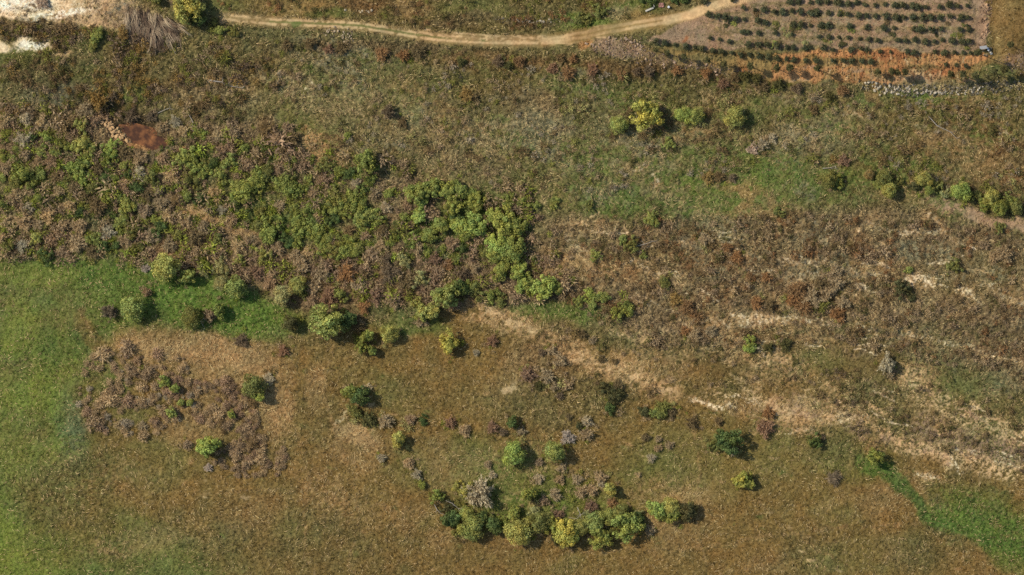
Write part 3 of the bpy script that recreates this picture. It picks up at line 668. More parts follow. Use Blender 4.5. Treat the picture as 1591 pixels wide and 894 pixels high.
# ------------------------------------------------------------------ labels that single things out
LANDMARKS = [('the white bucket', 1038, 12), ('the reddish pond', 225, 213), ('the stone pile', 172, 202), ('the sand bank', 60, 12), ('the reed heap', 235, 50), ('the upper left corner', 0, 90),
    ('the ochre clearing', 500, 230), ('the stony trackside patch', 525, 55), ('the lone dark shrub', 603, 176), ('the big yellow tree', 256, 420), ('the green meadow', 30, 400),
    ('the straw-coloured strip', 340, 345), ('the heather bed', 215, 610), ('the green thicket', 760, 350), ('the golden bush', 698, 540), ('the round golden tree', 1005, 170),
    ('the light green gully', 550, 375), ('the rust-red brush', 560, 445), ('the tan bare patch', 556, 678), ('the curved hedge row', 870, 815), ('the bright green tree', 796, 703),
    ('the two red shrubs', 1191, 652), ('the green wedge', 1520, 800), ('the spiky shrub', 1295, 742), ('the grey dead tree', 1380, 570), ('the pinkish path', 1510, 332), ('the russet clump', 1265, 460),
    ('the track bend', 850, 63), ('the red bank', 1370, 95), ('the orchard corner', 1533, 78), ('the pink rubble', 980, 78), ('the twisted streak', 1425, 437), ('the flat green glade', 1100, 305),
    ('the yellow-and-green bush', 1157, 750), ('the pale debris fan', 1500, 700), ('the pale debris streaks', 1100, 498), ('the right edge', 1591, 430), ('the left edge', 0, 290), ('the upper grass strip', 700, 20),
    ('the straw-covered slope', 960, 575), ('the grey brush', 1200, 218), ('the dark green tree', 1130, 690), ('the big grey bush', 742, 767), ('the sandy pink patch', 1240, 640)]
THINGS = []
def dirword(dx, dy):
    a = math.degrees(math.atan2(-dy, dx)) % 360
    return ['right of', 'up-right of', 'above', 'up-left of', 'left of', 'down-left of', 'below', 'down-right of'][int((a + 22.5) // 45) % 8]
def reg(o, px, py, r, colour, noun, cat, group, plural=None):
    THINGS.append(dict(o=o, px=px, py=py, r=r, c=colour, n=noun, p=plural or noun + 's'))
    tag(o, None, cat, group)
NUM = ['zero', 'one', 'two', 'three', 'four', 'five', 'six', 'seven', 'eight', 'nine', 'ten', 'eleven', 'twelve', 'thirteen', 'fourteen', 'fifteen']
ORD = ['', 'first', 'second', 'third', 'fourth', 'fifth', 'sixth', 'seventh', 'eighth', 'ninth', 'tenth', 'eleventh', 'twelfth', 'thirteenth', 'fourteenth', 'fifteenth']
def finish_labels():
    groups = {}
    for t in THINGS:
        if t['o'].get('label'): continue
        ds = sorted((math.hypot(t['px'] - x, t['py'] - y), n, x, y) for n, x, y in LANDMARKS)
        ds = [d for d in ds if d[0] > t['r'] * .9 + 4] or ds
        d, n, x, y = ds[0]
        size = 'small' if t['r'] < 8.5 else ('mid-sized' if t['r'] < 14 else 'large')
        dist = 'close' if d < 45 else ('somewhat' if d < 95 else 'far')
        t['key'] = (f"{size} {t['c']}", t['n'], t['p'], f"{dist} {dirword(t['px'] - x, t['py'] - y)} {n}")
        groups.setdefault(t['key'], []).append(t)
    for k, ts in groups.items():
        a, n, p, loc = k
        if len(ts) == 1:
            ts[0]['o']['label'] = f'{a} {n} {loc}'
        else:
            horiz = (max(t['px'] for t in ts) - min(t['px'] for t in ts)) >= (max(t['py'] for t in ts) - min(t['py'] for t in ts))
            ts.sort(key=lambda t: t['px'] if horiz else t['py'])
            m = len(ts)
            for i, t in enumerate(ts):
                e0, e1 = ('leftmost', 'rightmost') if horiz else ('topmost', 'lowest')
                s0, s1 = ('left', 'right') if horiz else ('top', 'bottom')
                if i == 0: w_ = e0
                elif i == m - 1: w_ = e1
                elif i < m / 2: w_ = ORD[i + 1] + ' from ' + s0
                else: w_ = ORD[m - i] + ' from ' + s1
                t['o']['label'] = f'{w_} of {a} {p} {loc}' if len(f'{w_} of {a} {p} {loc}'.split()) <= 16 else f'{w_} {a} {n} {loc}'

# ------------------------------------------------------------------ plants
HUE = dict(   # colour word -> (leaf colour as it looks, variation)
    golden=(150, 141, 54), yellow=(138, 132, 60), yellowgreen=(122, 126, 58), olive=(106, 104, 48), green=(115, 119, 48), brightgreen=(126, 136, 56), darkgreen=(76, 90, 42),
    paleolive=(134, 128, 78), mauve=(130, 111, 84), darkmauve=(98, 82, 64), tan=(140, 120, 88), grey=(136, 124, 102), rust=(122, 90, 58), redbrown=(116, 88, 68), ochre=(122, 98, 54), pinkbrown=(128, 106, 82),
    brown=(102, 84, 56), lilac=(138, 122, 110), orchard=(70, 72, 46), dolive=(80, 76, 42))
WORD = dict(golden='golden', yellow='yellow', yellowgreen='yellow-green', olive='olive-green', green='green', brightgreen='bright-green', darkgreen='dark-green', paleolive='pale-olive', mauve='mauve-brown',
    darkmauve='dark-mauve', tan='tan', grey='grey', rust='rust-coloured', redbrown='reddish-brown', ochre='ochre', pinkbrown='pinkish-brown', brown='brown', lilac='lilac-grey', orchard='dark-green', dolive='dull-olive')
_first = {}
def tint(c, r, v=.10, k=None):
    k = k or FK
    t = lin(HUE[c]) * k
    g_ = t @ np.array([.3, .6, .1]); t = t * .80 + g_ * .20 * np.array([1.05, 1.0, .5])
    b = r.uniform(1 - v, 1 + v); h = r.uniform(-v, v) * .5
    return (min(1, t[0] * b * (1 + h)), min(1, t[1] * b), min(1, t[2] * b * (1 - h)), 1)

def place(name, me, parent, colr, loc=None, rot=0, scl=(1, 1, 1)):
    o = bpy.data.objects.new(name, me); col.objects.link(o)
    if parent: o.parent = parent
    if loc: o.location = loc
    o.rotation_euler = (0, 0, rot); o.scale = scl; o.color = colr
    return o

pr = random.Random(5)
def tree(px, py, r, c, meshes, hs=1.0, group='broadleaf trees dotted over the scrubland', noun='round tree', el=1.0, ang=0, label=None):
    x, y = P(px, py); R = r * S * 1.06
    e = bpy.data.objects.new('broadleaf_tree', None); col.objects.link(e)
    e.location = (x, y, float(height(px, py))); e.empty_display_size = .5
    a = math.radians(ang) if el != 1.0 else pr.uniform(0, 6.28)
    place('crown', pr.choice(meshes), e, tint(c, pr), rot=a, scl=(R * el, R, R * hs))
    place('trunk', pr.choice(TRUNKS), e, (1, 1, 1, 1), rot=a, scl=(R, R, R * hs))
    reg(e, px, py, r, WORD[c], noun, 'tree', group)
    if label: e['label'] = label
    return e
def bush(px, py, r, c, group='low green bushes', noun='leafy bush', hs=1.0, label=None, meshes=None):
    x, y = P(px, py); R = r * S * 1.06
    if r >= 11:
        e = bpy.data.objects.new('leafy_bush', None); col.objects.link(e); e.location = (x, y, float(height(px, py)))
        a = pr.uniform(0, 6.28)
        place('foliage', pr.choice(meshes or LOWB), e, tint(c, pr), rot=a, scl=(R, R * pr.uniform(.85, 1.1), R * hs))
        place('stem', pr.choice(STEMS), e, (1, 1, 1, 1), rot=a, scl=(R, R, R * hs))
    else:
        e = place('leafy_bush', pr.choice(meshes or LOWB), None, tint(c, pr), (x, y, float(height(px, py))), pr.uniform(0, 6.28), (R, R * pr.uniform(.85, 1.1), R * hs))
    reg(e, px, py, r, WORD[c], noun, 'bush', group, noun[:-4] + 'bushes' if noun.endswith('bush') else None)
    if label: e['label'] = label
def bare(px, py, r, c, group='bare shrubs of the scrubland', noun='bare shrub', hs=.72, meshes=None, el=1.0, ang=0, label=None, v=.11):
    x, y = P(px, py); R = r * S * .95
    a = math.radians(ang) if el != 1.0 else pr.uniform(0, 6.28)
    sc3 = (R * el * pr.uniform(.9, 1.1), R, R * hs)
    if r >= 12:
        e = bpy.data.objects.new('bare_shrub', None); col.objects.link(e); e.location = (x, y, float(height(px, py)))
        place('branches', pr.choice(meshes or BARE), e, tint(c, pr, v, FK * 1.36), rot=a, scl=sc3)
        place('stem', pr.choice(STEMS), e, (1, 1, 1, 1), rot=a, scl=(R, R, R * hs))
    else:
        e = place('bare_shrub', pr.choice(meshes or BARE), None, tint(c, pr, v, FK * 1.36), (x, y, float(height(px, py))), a, sc3)
    reg(e, px, py, r, WORD[c], noun, 'shrub', group)
    if label: e['label'] = label

# --- the trees one sees at once
GT = 'broadleaf trees dotted over the scrubland'
tree(283, 15, 22, 'yellow', CLUMPY, 1.15, label='tall yellow-green tree where the dirt track starts at the top')
bush(306, 28, 15, 'darkgreen', hs=1.6)  # dark bush put in as the shaded right side of the yellow tree
tree(245, 0, 13, 'olive', CLUMPY); bush(342, 47, 10, 'yellowgreen'); bush(362, 50, 8, 'olive'); bush(335, 36, 8, 'olive')
bush(194, 54, 12, 'ochre', hs=1.1); bush(150, 53, 13, 'yellowgreen'); bush(145, 70, 9, 'olive')
bare(155, 158, 17, 'ochre', hs=1.5, meshes=BARED, el=1.0, label='tall conical ochre-brown shrub above the pile of pale stones')
bare(178, 150, 9, 'darkmauve', hs=1.2)
tree(1005, 170, 22, 'golden', CLUMPY, 1.0, label='round golden tree standing among olive scrub below the rubble')
tree(962, 194, 15, 'yellowgreen', SOFT, .9); tree(1060, 180, 15, 'brightgreen', SOFT, .8); tree(1082, 178, 15, 'yellowgreen', SOFT, .8)
tree(1140, 180, 18, 'yellow', SOFT, .95); bush(1040, 225, 9, 'yellowgreen')
for a in [(1287, 279, 14, 'olive'), (1372, 276, 13, 'olive'), (1380, 296, 13, 'yellow'), (1350, 272, 9, 'ochre'), (1434, 280, 14, 'yellow'), (1442, 294, 9, 'green'), (1491, 299, 17, 'brightgreen'), (1540, 304, 15, 'yellow'), (1553, 322, 14, 'green'), (1580, 325, 12, 'olive')]:
    tree(*a[:4], SOFT, .9, noun='soft-crowned tree')
for a in [(1392, 284, 10, 'olive'), (1362, 288, 9, 'yellowgreen'), (1420, 290, 10, 'dolive'), (1456, 290, 10, 'olive'), (1470, 300, 9, 'paleolive'), (1515, 305, 10, 'olive'), (1530, 316, 10, 'green'), (1566, 312, 11, 'yellowgreen'), (1300, 284, 11, 'green'), (1555, 354, 9, 'olive'), (1010, 340, 12, 'yellowgreen'), (968, 372, 9, 'yellowgreen'), (981, 384, 12, 'olive'), (968, 482, 17, 'green'), (1165, 536, 13, 'brightgreen'), (918, 458, 10, 'brightgreen'), (937, 460, 12, 'yellowgreen'), (920, 473, 9, 'yellowgreen'),
          (898, 467, 9, 'yellowgreen'), (1400, 445, 13, 'dolive'), (1480, 412, 11, 'olive'), (1412, 420, 8, 'yellowgreen'), (1035, 440, 10, 'olive'), (1000, 398, 6, 'yellowgreen'), (925, 395, 9, 'yellowgreen'), (915, 318, 8, 'olive'), (862, 315, 9, 'yellowgreen'),
          (315, 208, 7, 'brightgreen'), (305, 203, 8, 'green'), (380, 232, 11, 'green'), (360, 248, 12, 'yellowgreen'), (350, 255, 9, 'yellowgreen'), (540, 212, 8, 'green'), (1210, 330, 9, 'olive'), (1415, 460, 9, 'dolive')]:
    bush(*a)
tree(570, 243, 20, 'green', CLUMPY, .95); bush(583, 258, 9, 'green')
for a in [(998, 0, 8, 'darkgreen'), (1012, 2, 9, 'darkgreen'), (1047, 0, 8, 'darkgreen'), (1061, 1, 9, 'darkgreen'), (905, 30, 12, 'olive'), (930, 18, 12, 'olive')]: bush(*a)
# --- green thicket
for a in [(648, 300, 18), (672, 292, 16), (690, 300, 17), (716, 294, 18), (705, 316, 14), (742, 318, 14), (728, 300, 12), (655, 318, 12), (648, 336, 14), (690, 352, 15), (715, 352, 14), (738, 350, 18), (726, 368, 13), (668, 365, 13), (790, 345, 22), (806, 352, 14), (768, 335, 13),
          (772, 380, 18), (797, 386, 20), (770, 402, 17), (785, 412, 13), (806, 424, 14), (808, 440, 13), (775, 425, 12), (845, 446, 18), (825, 441, 11), (864, 448, 10)]:
    tree(*a, pr.choice(['green', 'green', 'brightgreen', 'green']), CLUMPY, .72, 'trees massed in the green thicket', 'thicket tree')
for a in [(790, 312, 11, 'green'), (814, 318, 12, 'green'), (832, 322, 9, 'yellowgreen'), (740, 453, 14, 'olive'), (760, 458, 12, 'green'), (720, 450, 14, 'green'), (830, 400, 8, 'green'), (775, 468, 10, 'olive')]: bush(*a)
for a in [(382, 288, 20), (402, 280, 17), (368, 292, 15), (440, 290, 19), (448, 275, 12), (415, 362, 20), (400, 352, 14), (430, 345, 13), (478, 352, 18), (492, 362, 16), (465, 345, 13), (520, 308, 17), (545, 312, 19), (530, 325, 13), (568, 330, 18), (560, 345, 12), (604, 300, 11), (500, 385, 13),
          (515, 388, 14), (535, 392, 15), (550, 388, 14), (555, 388, 12), (645, 368, 12), (296, 255, 17), (285, 243, 13), (318, 268, 12), (308, 280, 11), (345, 270, 12), (405, 325, 11)]:
    bush(*a, pr.choice(['green', 'green', 'olive', 'yellowgreen']), 'green shrubs in the thicket', 'thicket bush', .85)
for a in [(125, 193, 12, 'yellow'), (130, 220, 15, 'yellow'), (140, 234, 12, 'yellowgreen'), (118, 228, 10, 'yellowgreen'), (170, 228, 13, 'brightgreen'), (112, 262, 12, 'brightgreen'), (127, 258, 14, 'yellowgreen'), (130, 278, 11, 'brightgreen'), (75, 215, 11, 'brightgreen'), (88, 237, 8, 'yellowgreen'),
          (40, 268, 18, 'green'), (22, 282, 13, 'olive'), (56, 371, 12, 'yellow'), (58, 308, 10, 'green'), (195, 320, 13, 'yellowgreen'), (165, 303, 11, 'green'), (205, 355, 13, 'olive'), (196, 337, 9, 'green'), (150, 372, 12, 'yellowgreen'), (215, 385, 10, 'olive'), (3, 245, 9, 'green'), (8, 385, 10, 'olive'),
          (413, 396, 11, 'yellow'), (373, 403, 9, 'yellow'), (190, 310, 9, 'yellowgreen'), (470, 455, 10, 'olive'), (530, 455, 11, 'yellowgreen'), (655, 432, 13, 'paleolive'), (630, 405, 12, 'paleolive'), (5, 210, 7, 'green'), (70, 395, 12, 'darkgreen'), (340, 372, 10, 'olive'), (275, 365, 10, 'olive')]:
    bush(*a, hs=1.1)
# --- lower edge of the thicket
tree(257, 420, 24, 'yellow', SOFT, 1.05, label='big pale yellow tree on the green edge of the meadow')
tree(290, 432, 12, 'yellowgreen', CLUMPY, 1.2); bare(228, 454, 10, 'pinkbrown', hs=1.2, meshes=BARED); tree(209, 482, 22, 'yellowgreen', SOFT, 1.0)
bare(171, 484, 15, 'darkmauve', hs=.9); bare(226, 418, 9, 'lilac'); tree(298, 492, 17, 'olive', SOFT, .95); bare(326, 490, 13, 'pinkbrown', meshes=BARED, hs=1.2); tree(342, 480, 12, 'green', CLUMPY, 1.2)
bush(340, 415, 13, 'paleolive'); bush(318, 420, 11, 'paleolive'); tree(345, 440, 13, 'paleolive', SOFT); tree(370, 448, 19, 'yellowgreen', SOFT, 1.1)
tree(440, 460, 17, 'paleolive', SOFT, 1.0); tree(464, 444, 15, 'yellow', SOFT, 1.0); bare(440, 545, 12, 'redbrown', meshes=BARED); tree(455, 503, 14, 'dolive', SOFT, 1.1)
tree(510, 499, 26, 'yellowgreen', CLUMPY, 1.0, label='broad light green tree where the thicket meets the brown field'); tree(545, 498, 15, 'darkgreen', CLUMPY, 1.1); bare(558, 508, 12, 'brown')
tree(561, 537, 10, 'green', CLUMPY, 1.2); tree(568, 526, 12, 'green', CLUMPY, 1.2); tree(575, 543, 9, 'green', CLUMPY, 1.2); tree(608, 517, 16, 'yellow', SOFT, 1.0)
tree(698, 540, 17, 'golden', CLUMPY, .95, label='round golden bush-like tree alone on the brown field edge'); bare(765, 530, 12, 'redbrown', meshes=BARED)
tree(692, 460, 19, 'yellowgreen', CLUMPY, 1.0); tree(668, 478, 17, 'yellow', CLUMPY, 1.0); tree(655, 485, 12, 'yellowgreen', CLUMPY); tree(712, 448, 13, 'darkgreen', CLUMPY); bare(655, 500, 12, 'mauve'); bush(650, 470, 9, 'yellow')
bare(375, 530, 13, 'darkmauve'); tree(398, 600, 21, 'olive', SOFT, .85, label='broad olive bush-like tree right of the heather bed'); tree(404, 612, 11, 'brightgreen', CLUMPY, 1.3); bare(418, 590, 12, 'grey')
for a in [(257, 589, 9, 'green'), (274, 605, 9, 'green'), (283, 626, 7, 'yellowgreen'), (296, 623, 7, 'yellowgreen'), (268, 641, 9, 'yellowgreen'), (361, 644, 7, 'green')]: bush(*a, meshes=CLUMPY, hs=1.0, noun='round bush')
tree(318, 691, 19, 'brightgreen', CLUMPY, 1.0, label='bright green round tree among the lower heather'); bare(324, 727, 9, 'lilac', meshes=BARED); bare(291, 691, 10, 'pinkbrown')
bare(213, 560, 10, 'pinkbrown'); bare(184, 661, 9, 'tan'); bare(196, 670, 7, 'tan'); bare(222, 662, 9, 'mauve')
# --- middle of the field
tree(547, 610, 13, 'green', CLUMPY, 1.1); tree(560, 615, 15, 'darkgreen', CLUMPY, 1.0); bare(570, 604, 10, 'grey'); bare(572, 652, 17, 'dolive', meshes=BARED); bush(548, 640, 12, 'olive'); bare(600, 654, 14, 'mauve'); bare(638, 652, 11, 'pinkbrown'); bush(655, 654, 8, 'darkgreen')
bare(700, 657, 12, 'redbrown', meshes=BARED); bare(722, 669, 13, 'mauve'); tree(620, 688, 14, 'yellow', CLUMPY, 1.0); bare(593, 712, 10, 'grey'); bare(635, 720, 12, 'mauve'); bare(648, 738, 11, 'grey'); bush(655, 753, 9, 'green')
bare(765, 664, 12, 'redbrown'); bare(782, 672, 9, 'darkmauve'); tree(793, 657, 10, 'darkgreen', CLUMPY, 1.1); bare(810, 670, 10, 'mauve')
tree(796, 703, 20, 'brightgreen', SOFT, 1.0, label='bright green dome-shaped tree, left of a pair in the middle'); tree(862, 702, 17, 'yellowgreen', SOFT, 1.05, label='duller green dome-shaped tree, right of a pair in the middle')
bare(838, 718, 9, 'pinkbrown'); bare(882, 680, 13, 'lilac'); bare(912, 675, 14, 'mauve'); bare(912, 655, 11, 'grey'); bare(884, 648, 7, 'brown'); bush(900, 662, 8, 'dolive')
for a in [(758, 722, 9, 'mauve'), (765, 738, 8, 'grey'), (838, 744, 10, 'grey'), (873, 728, 10, 'mauve'), (870, 745, 11, 'mauve'), (845, 778, 11, 'pinkbrown'), (862, 768, 13, 'mauve'), (897, 745, 11, 'mauve'), (903, 765, 13, 'mauve'), (921, 762, 13, 'mauve'), (933, 742, 12, 'mauve'), (935, 752, 9, 'grey'),
          (951, 782, 11, 'rust'), (918, 787, 13, 'redbrown'), (868, 800, 11, 'redbrown'), (1010, 824, 11, 'mauve'), (1022, 697, 9, 'mauve'), (1012, 712, 9, 'grey'), (1040, 692, 9, 'mauve'), (1023, 683, 7, 'mauve'), (1003, 680, 9, 'brown'), (992, 738, 6, 'tan')]: bare(*a)
bare(745, 766, 27, 'grey', meshes=BARED, hs=1.0, label='big round grey twiggy bush with a yellow left side'); bush(722, 765, 14, 'yellow'); bush(680, 769, 11, 'green', hs=1.3); tree(822, 772, 13, 'green', CLUMPY, 1.2); tree(952, 762, 12, 'yellow', CLUMPY, 1.1)
# --- curved hedge row
HG = 'trees of the curved hedge row'
for a in [(696, 810, 15, 'darkgreen'), (725, 800, 12, 'yellowgreen'), (732, 818, 19, 'yellowgreen'), (747, 812, 13, 'darkgreen'), (773, 820, 14, 'darkgreen'), (804, 826, 20, 'yellow'), (843, 808, 17, 'olive'), (858, 816, 12, 'green'), (878, 826, 18, 'golden'), (893, 832, 15, 'golden'), (902, 818, 13, 'yellow'),
          (926, 812, 16, 'yellowgreen'), (934, 830, 14, 'green'), (946, 802, 12, 'yellowgreen'), (972, 808, 19, 'green'), (965, 795, 12, 'olive'), (990, 805, 9, 'darkgreen'), (1020, 795, 14, 'brightgreen'), (1042, 788, 14, 'yellow'), (1050, 798, 13, 'green'), (1068, 795, 13, 'dolive'), (802, 800, 11, 'green')]:
    tree(a[0], a[1], a[2] * 1.12, a[3], SOFT if a[3] in ('yellow', 'yellowgreen', 'olive') else CLUMPY, .85, HG, 'hedge tree')
for a in [(760, 808, 11, 'olive'), (788, 812, 10, 'green'), (822, 820, 11, 'olive'), (862, 836, 10, 'dolive'), (915, 800, 10, 'paleolive'), (955, 822, 10, 'olive'), (990, 798, 9, 'paleolive'), (712, 826, 9, 'olive'), (1032, 804, 9, 'green'), (830, 795, 11, 'paleolive')]: bush(*a)
bush(698, 790, 10, 'dolive'); bush(712, 786, 8, 'olive')
# --- right side of the field
tree(1128, 692, 19, 'darkgreen', CLUMPY, .95, label='dark green spreading tree on open field, left of the red shrubs'); bush(1110, 692, 12, 'olive'); bare(1138, 700, 10, 'grey')
bare(1194, 642, 13, 'rust', meshes=BARED, label='small rust-red round shrub above a bigger red shrub'); bare(1189, 665, 17, 'redbrown', meshes=BARED, label='larger brownish red shrub just below a smaller rust-red one')
bush(1268, 688, 10, 'darkgreen', hs=1.3); bush(1258, 688, 8, 'olive'); tree(1355, 713, 12, 'green', CLUMPY, 1.1); bare(1295, 742, 15, 'darkmauve', meshes=SPIKY, hs=.6, label='dark spiky star-shaped shrub alone on the field')
tree(1150, 752, 11, 'golden', CLUMPY, 1.0); tree(1160, 745, 11, 'green', CLUMPY, 1.0); tree(1166, 754, 9, 'golden', CLUMPY)
bare(1030, 635, 16, 'olive', meshes=BARED); bush(1024, 640, 12, 'yellowgreen'); bush(1000, 640, 10, 'dolive'); bare(1042, 640, 10, 'brown'); bare(1075, 657, 13, 'brown'); bare(1117, 655, 9, 'brown')
for a in [(945, 608, 13, 'dolive'), (960, 598, 11, 'brown'), (955, 620, 12, 'dolive'), (948, 634, 11, 'darkgreen'), (965, 610, 9, 'dolive')]: bush(*a) if 'brown' not in a[3] else bare(*a)
for a in [(820, 582, 15, 'redbrown'), (850, 585, 14, 'mauve'), (870, 560, 13, 'mauve'), (858, 545, 10, 'mauve'), (842, 548, 8, 'darkmauve'), (880, 598, 11, 'mauve'), (870, 615, 8, 'darkmauve'), (862, 600, 10, 'mauve'), (838, 600, 10, 'dolive'), (905, 520, 9, 'brown'), (920, 530, 9, 'mauve'), (935, 558, 8, 'brown'), (955, 562, 7, 'brown'), (740, 548, 7, 'grey')]: bare(*a)
bare(1378, 566, 15, 'grey', meshes=BARED, hs=1.3, el=1.3, ang=70, label='tall grey dead tree with a long shadow among olive scrub'); bare(1384, 582, 10, 'mauve')
bare(1100, 276, 12, 'ochre'); bare(1118, 275, 11, 'brown'); bare(1138, 277, 9, 'darkmauve'); bare(603, 174, 13, 'darkmauve', hs=1.3, label='lone dark shrub in the middle of the upper slope'); bare(625, 192, 10, 'brown'); bare(725, 148, 14, 'ochre'); bare(738, 152, 9, 'brown')
bare(66, 4, 14, 'lilac', meshes=BARED); bare(1310, 250, 13, 'redbrown'); bare(1295, 248, 9, 'ochre'); bare(1560, 395, 18, 'mauve', meshes=BARED); bare(1545, 400, 12, 'mauve'); bare(1095, 372, 14, 'mauve'); bare(1105, 380, 10, 'brown')
for a in [(1240, 450, 18, 'rust'), (1262, 462, 18, 'mauve'), (1285, 455, 16, 'mauve'), (1300, 440, 16, 'mauve'), (1250, 475, 16, 'rust'), (1230, 468, 14, 'rust'), (1280, 475, 14, 'olive'), (1302, 488, 15, 'rust'), (1275, 440, 15, 'brown'), (1298, 420, 13, 'mauve'), (1310, 470, 13, 'mauve'),
          (1068, 478, 16, 'rust'), (1082, 492, 12, 'rust'), (1050, 465, 12, 'ochre'), (1165, 430, 10, 'rust'), (1190, 432, 10, 'rust'), (1145, 400, 12, 'rust'), (1130, 385, 11, 'rust'), (1175, 470, 14, 'rust'), (1195, 475, 13, 'brown'), (1080, 520, 13, 'mauve'), (1105, 515, 13, 'mauve'), (1065, 515, 10, 'rust'),
          (1185, 225, 12, 'grey'), (1170, 232, 12, 'lilac'), (1200, 215, 10, 'grey'), (1195, 540, 11, 'dolive'), (1220, 535, 12, 'dolive'), (1265, 170, 10, 'brown')]: bare(*a)
N_HAND = len(THINGS)

# --- brush grown close: placed by area, kept apart
class Spots:
    def __init__(s): s.p = [(t['px'], t['py'], t['r']) for t in THINGS]
    def ok(s, x, y, r, k=.72):
        for (a, b, q) in s.p:
            d = (r + q) * k
            if abs(a - x) < d and abs(b - y) < d and (a - x) ** 2 + (b - y) ** 2 < d * d: return False
        return True
    def fill(s, poly, n, r0, r1, fn, k=.72, tries=14):
        xs = [p[0] for p in poly]; ys = [p[1] for p in poly]; c = 0
        for _ in range(n * tries):
            if c >= n: break
            x = pr.uniform(min(xs), max(xs)); y = pr.uniform(min(ys), max(ys)); r = pr.uniform(r0, r1)
            if in_poly(np.array(x), np.array(y), poly) and s.ok(x, y, r, k):
                s.p.append((x, y, r)); fn(x, y, r); c += 1
        return c
sp_ = Spots(); sp_.p += [(205, 204, 16), (224, 214, 22), (246, 222, 20), (172, 200, 22), (158, 186, 12), (184, 210, 14), (320, 335, 8), (345, 348, 9), (300, 318, 8), (375, 362, 8), (500, 228, 34)]
BG = 'bare brown shrubs grown close in the thicket'
mix = lambda *c: (lambda x, y, r: bare(x, y, r, pr.choice(c), BG))
sp_.fill([(0, 165), (130, 168), (200, 235), (250, 240), (300, 310), (420, 370), (450, 400), (330, 415), (270, 385), (180, 395), (0, 398)], 58, 12, 19, mix('mauve', 'mauve', 'tan', 'pinkbrown', 'mauve', 'brown', 'grey'))
sp_.fill([(240, 180), (440, 175), (480, 270), (600, 275), (740, 300), (750, 380), (640, 400), (430, 400), (330, 330), (270, 250)], 34, 10, 16, mix('mauve', 'tan', 'grey', 'brown', 'pinkbrown'))
sp_.fill([(380, 385), (640, 385), (740, 400), (740, 440), (640, 480), (520, 482), (420, 440), (330, 425)], 36, 12, 19, mix('mauve', 'redbrown', 'mauve', 'rust', 'brown', 'pinkbrown', 'darkmauve'))
sp_.fill([(185, 170), (250, 165), (290, 200), (250, 205), (200, 190)], 5, 10, 14, mix('darkmauve', 'mauve', 'brown'))
SG = 'dark shrubs along the slope under the track'
mix2 = lambda *c: (lambda x, y, r: bare(x, y, r, pr.choice(c), SG, hs=.8))
sp_.fill([(440, 55), (560, 60), (680, 78), (780, 88), (920, 92), (1080, 106), (1200, 124), (1320, 140), (1320, 152), (1180, 142), (1000, 124), (860, 112), (740, 102), (560, 84), (440, 75)], 30, 9, 14, mix2('darkmauve', 'rust', 'brown', 'redbrown', 'dolive'))
def leafy_fill(x, y, r): bush(x, y, r, pr.choice(['green', 'olive', 'green', 'yellowgreen', 'darkgreen']), 'green shrubs in the thicket', 'thicket bush')
sp_.fill([(0, 200), (200, 240), (300, 230), (440, 230), (600, 290), (820, 300), (820, 440), (640, 400), (480, 390), (330, 330), (200, 390), (0, 395)], 80, 7, 13, leafy_fill, .6)

# --- low scrub and heather: too many small ones to count, one mass each
def scrub(name, label, cat, zones, seed, stems=14, per=5, dens=-.2, pts=None):
    r = np.random.default_rng(seed); T = []; C = []
    for poly, n, r0, r1, cols in zones:
        if poly is None:
            x, y = pts[:, 0], pts[:, 1]; poly = [(-500, -500), (3000, -500), (3000, 3000), (-500, 3000)]
        else:
            xs = [p[0] for p in poly]; ys = [p[1] for p in poly]
            x = r.uniform(min(xs), max(xs), n * 3); y = r.uniform(min(ys), max(ys), n * 3)
        k = in_poly(x, y, poly) & (fbm(x, y, 34, seed + 5, 3) + r.uniform(-.25, .25, len(x)) > dens)
        k &= (((x - 206) / 60) ** 2 + ((y - 206) / 28) ** 2 > 1) & ~in_poly(x, y, [(1000, 50), (1600, 50), (1600, 146), (1340, 146), (1200, 125), (1000, 95)])
        x, y = x[k][:n], y[k][:n]; m = len(x)
        R = r.uniform(r0, r1, m) * S * np.exp(r.normal(-.1, .3, m)); X, Y = P(x, y); Zg = height(x, y)
        lum = np.array([colour_at(a, b).sum() for a, b in zip(x, y)]); R *= np.where(lum > .62, .35, 1)
        ci = np.clip(((fbm(x, y, 40, seed + 9, 2) * .9 + .5) * len(cols)).astype(int), 0, len(cols) - 1)
        ci = np.where(r.uniform(0, 1, m) < .5, ci, r.integers(0, len(cols), m)); base_c = np.array([lin(HUE[c]) for c in cols])[ci] * FK * (1.25 if seed == 501 else 1.08) * r.uniform(.8, 1.2, (m, 1))
        kk = stems * per
        az = r.uniform(0, 2 * np.pi, (m, kk)); el = r.uniform(.05, 1.5, (m, kk))
        D = np.stack([np.cos(az) * np.cos(el), np.sin(az) * np.cos(el), np.sin(el) * .85], -1)
        pos = D * (R[:, None] * r.uniform(.45, .9, (m, kk)))[..., None]
        q = r.normal(size=(m, kk, 3)); dr = D + q * .6; dr /= np.linalg.norm(dr, axis=-1, keepdims=True)
        end = pos + dr * (R[:, None] * r.uniform(.25, .5, (m, kk)))[..., None]
        sd_ = np.cross(dr, D + np.array([0, 0, .4]) + .3 * r.normal(size=(m, kk, 3))); sd_ /= np.linalg.norm(sd_, axis=-1, keepdims=True) + 1e-9
        wv = sd_ * (R[:, None] * (.055 if seed == 501 else .075))[..., None]
        off = np.stack([X, Y, Zg], -1)[:, None]
        T.append(np.stack([pos - wv + off, pos + wv + off, end + off], -2).reshape(-1, 3, 3))
        C.append((base_c[:, None] * r.uniform(.5, 1.2, (m, kk, 1))).reshape(-1, 3))
    tag(link(name, tri_mesh(name, np.concatenate(T), np.concatenate(C), M_TWIG)), label, cat, kind='stuff')
